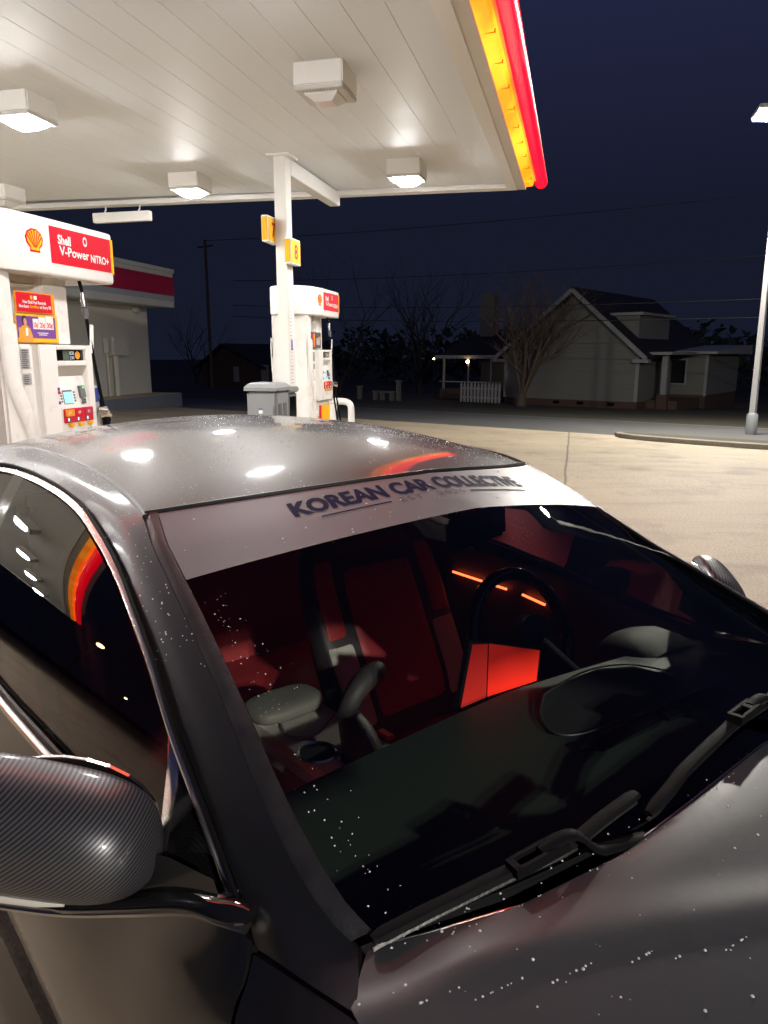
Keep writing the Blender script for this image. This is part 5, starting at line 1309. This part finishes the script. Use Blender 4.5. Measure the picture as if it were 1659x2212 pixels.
# display standing on the dash; red ambient light on its back painted as emission
scn = MB().add([P(.405, .066, 1.05), P(.405, -.19, .98), P(.405, -.18, .89), P(.405, .10, .89), P(.393, .066, 1.05), P(.393, -.19, .98), P(.393, -.18, .89), P(.393, .10, .89)], [(0, 1, 2, 3), (4, 5, 6, 7), (0, 1, 5, 4), (1, 2, 6, 5), (2, 3, 7, 6), (3, 0, 4, 7)]).build('centre_screen', 'black_gloss', dsh)
MB().add([P(.4065, .004, 1.028), P(.4065, -.180, .977), P(.4065, -.172, .90), P(.4065, .004, .90)], [(0, 1, 2, 3)]).build('painted_glow', 'painted_red_glow', scn)
MB().add([P(.4065, .058, 1.040), P(.4065, .008, 1.028), P(.4065, .008, .90), P(.4065, .090, .90)], [(0, 1, 2, 3)]).build('painted_glow_side', 'painted_red_glow_dim', scn)
# far door: ambient strip and trim, and unseen footwell strips added to light the seats
MB().tube([P(-.52, -.82, .826), P(-.245, -.82, .822)], .0042, 6).build('ambient_strip', 'ambient_red', car)
MB().tube([P(-.17, -.82, .820), P(-.07, -.82, .812)], .0042, 6).build('ambient_strip', 'ambient_red', car)
MB().tube([P(.34, -.54, .58), P(.34, -.24, .58)], .010, 6).build('unseen_fill_strip', 'unseen_fill_red', car)
MB().tube([P(.34, .26, .74), P(.34, .62, .74)], .010, 6).build('unseen_fill_strip', 'unseen_fill_red', car)
# room mirror
rmv = BX('room_mirror', 'black_gloss', car, P(.18, -.19, 1.232), (.03, .215, .085), .012, Matrix.Rotation(.1, 3, 'X'))
MB().tube([P(.18, -.1, 1.27), P(.23, -.06, 1.36)], .012, 6).build('mirror_stem', 'black_plastic', rmv)

# ------------------------------------------------------------------ water drops on the car
drops = MB(); rng = random.Random(3)
_dome = []
for r_, z_ in ((1, 0), (.82, .42), (.45, .68)): _dome.append([(r_ * math.cos(k * math.pi / 3), r_ * math.sin(k * math.pi / 3), z_) for k in range(6)])
def drop(p, nrm, r):
    r *= .85
    q = nrm.to_track_quat('Z', 'X').to_matrix(); vs = [p + q @ (Vector(v) * r) for row in _dome for v in row] + [p + nrm * r * .75]
    fs = [(i * 6 + j, i * 6 + (j + 1) % 6, (i + 1) * 6 + (j + 1) % 6, (i + 1) * 6 + j) for i in range(2) for j in range(6)] + [(12 + j, 12 + (j + 1) % 6, 18) for j in range(6)]
    drops.add(vs, fs)
def on_grid(G, fi, fj):
    i, j = min(len(G) - 2, int(fi)), min(len(G[0]) - 2, int(fj)); a, b_ = fi - i, fj - j
    p = (G[i][j] * (1 - a) + G[i + 1][j] * a) * (1 - b_) + (G[i][j + 1] * (1 - a) + G[i + 1][j + 1] * a) * b_
    nrm = (G[i + 1][j] - G[i][j]).cross(G[i][j + 1] - G[i][j]).normalized()
    return p, nrm if nrm.z > 0 else -nrm
def clump(p, s, t): return noise.noise(Vector((p.x * s, p.y * s, t)))
k = 0
while k < 5200:
    p, nm = on_grid(ROOF, rng.uniform(0, 26), rng.uniform(0, 28))
    streak = noise.noise(Vector((p.x * 3, p.y * 22, 2.)))
    if clump(p, 5, .5) * .6 + streak * .7 < rng.uniform(-.25, .5): continue
    k += 1; drop(p, nm, rng.choice((.0006, .0007, .0008, .0010, .0012, .0019)))
for _ in range(420):
    p, nm = on_grid(HOOD, rng.uniform(0, 45) if rng.random() < .8 else rng.uniform(0, 10), rng.uniform(0, 80)); drop(p, nm, rng.choice((.0007, .0009, .0012, .0016, .0024)))
for _ in range(60):
    j = rng.uniform(0, 80); p, nm = on_grid(HOOD, rng.uniform(.2, 1.2), j); drop(p, nm, rng.uniform(.0009, .0018))
for _ in range(110):
    w = rng.uniform(-.2, .72); v = w; u = .93 + (.74 - abs(v)) * .62 + .012
    best = None
    i = rng.uniform(8, 20)
    p, nm = on_grid(HOOD, 0, 0); 
    # find the crease on the hood grid at this v
    jj = (1 - (v / .78)) / 2 * 80
    for ii in range(2, 40):
        q, n_ = on_grid(HOOD, ii, max(0, min(79, jj)))
        if q.x > u: p, nm = q, n_; best = True; break
    if best: drop(p, nm, rng.uniform(.0009, .0021))
for _ in range(95):      # along the near edge of the glass and over the banner
    t = rng.uniform(.3, 1.0); w = .955 - abs(rng.gauss(0, .035)) - .03 * rng.random() * t; p = ws(t, w, .003); nm = (ws(t, w, .1) - ws(t, w)).normalized(); drop(p, nm, rng.choice((.0007, .0009, .0011, .0016)))
for _ in range(60):
    w = rng.uniform(-.95, .95); t = rng.uniform(.0, .2); p = ws(t, w, .0038); nm = (ws(t, w, .1) - ws(t, w)).normalized(); drop(p, nm, rng.choice((.0013, .0018, .003)))
for _ in range(150):
    w = rng.uniform(-.6, .95); t = rng.uniform(.99, 1.02); p = ws(t, w, .004); nm = (ws(t, w, .1) - ws(t, w)).normalized(); drop(p, nm, rng.choice((.001, .0014, .002)))
PIL = loft([PS(C2), PS(mid(C2, C1, .010)), PS(C1)], 70, 9)
for _ in range(260):
    p, nm = on_grid(PIL, rng.uniform(0, 7.9), rng.uniform(14, 66)); drop(p, nm, rng.choice((.0009, .0011, .0014, .002)))
wd = drops.build('water_drops', 'water', None, True, None, False)
wd.location = car.location; wd.rotation_euler = car.rotation_euler
tag(wd, 'scattered water drops beading on the black car', 'water drops', kind='stuff')
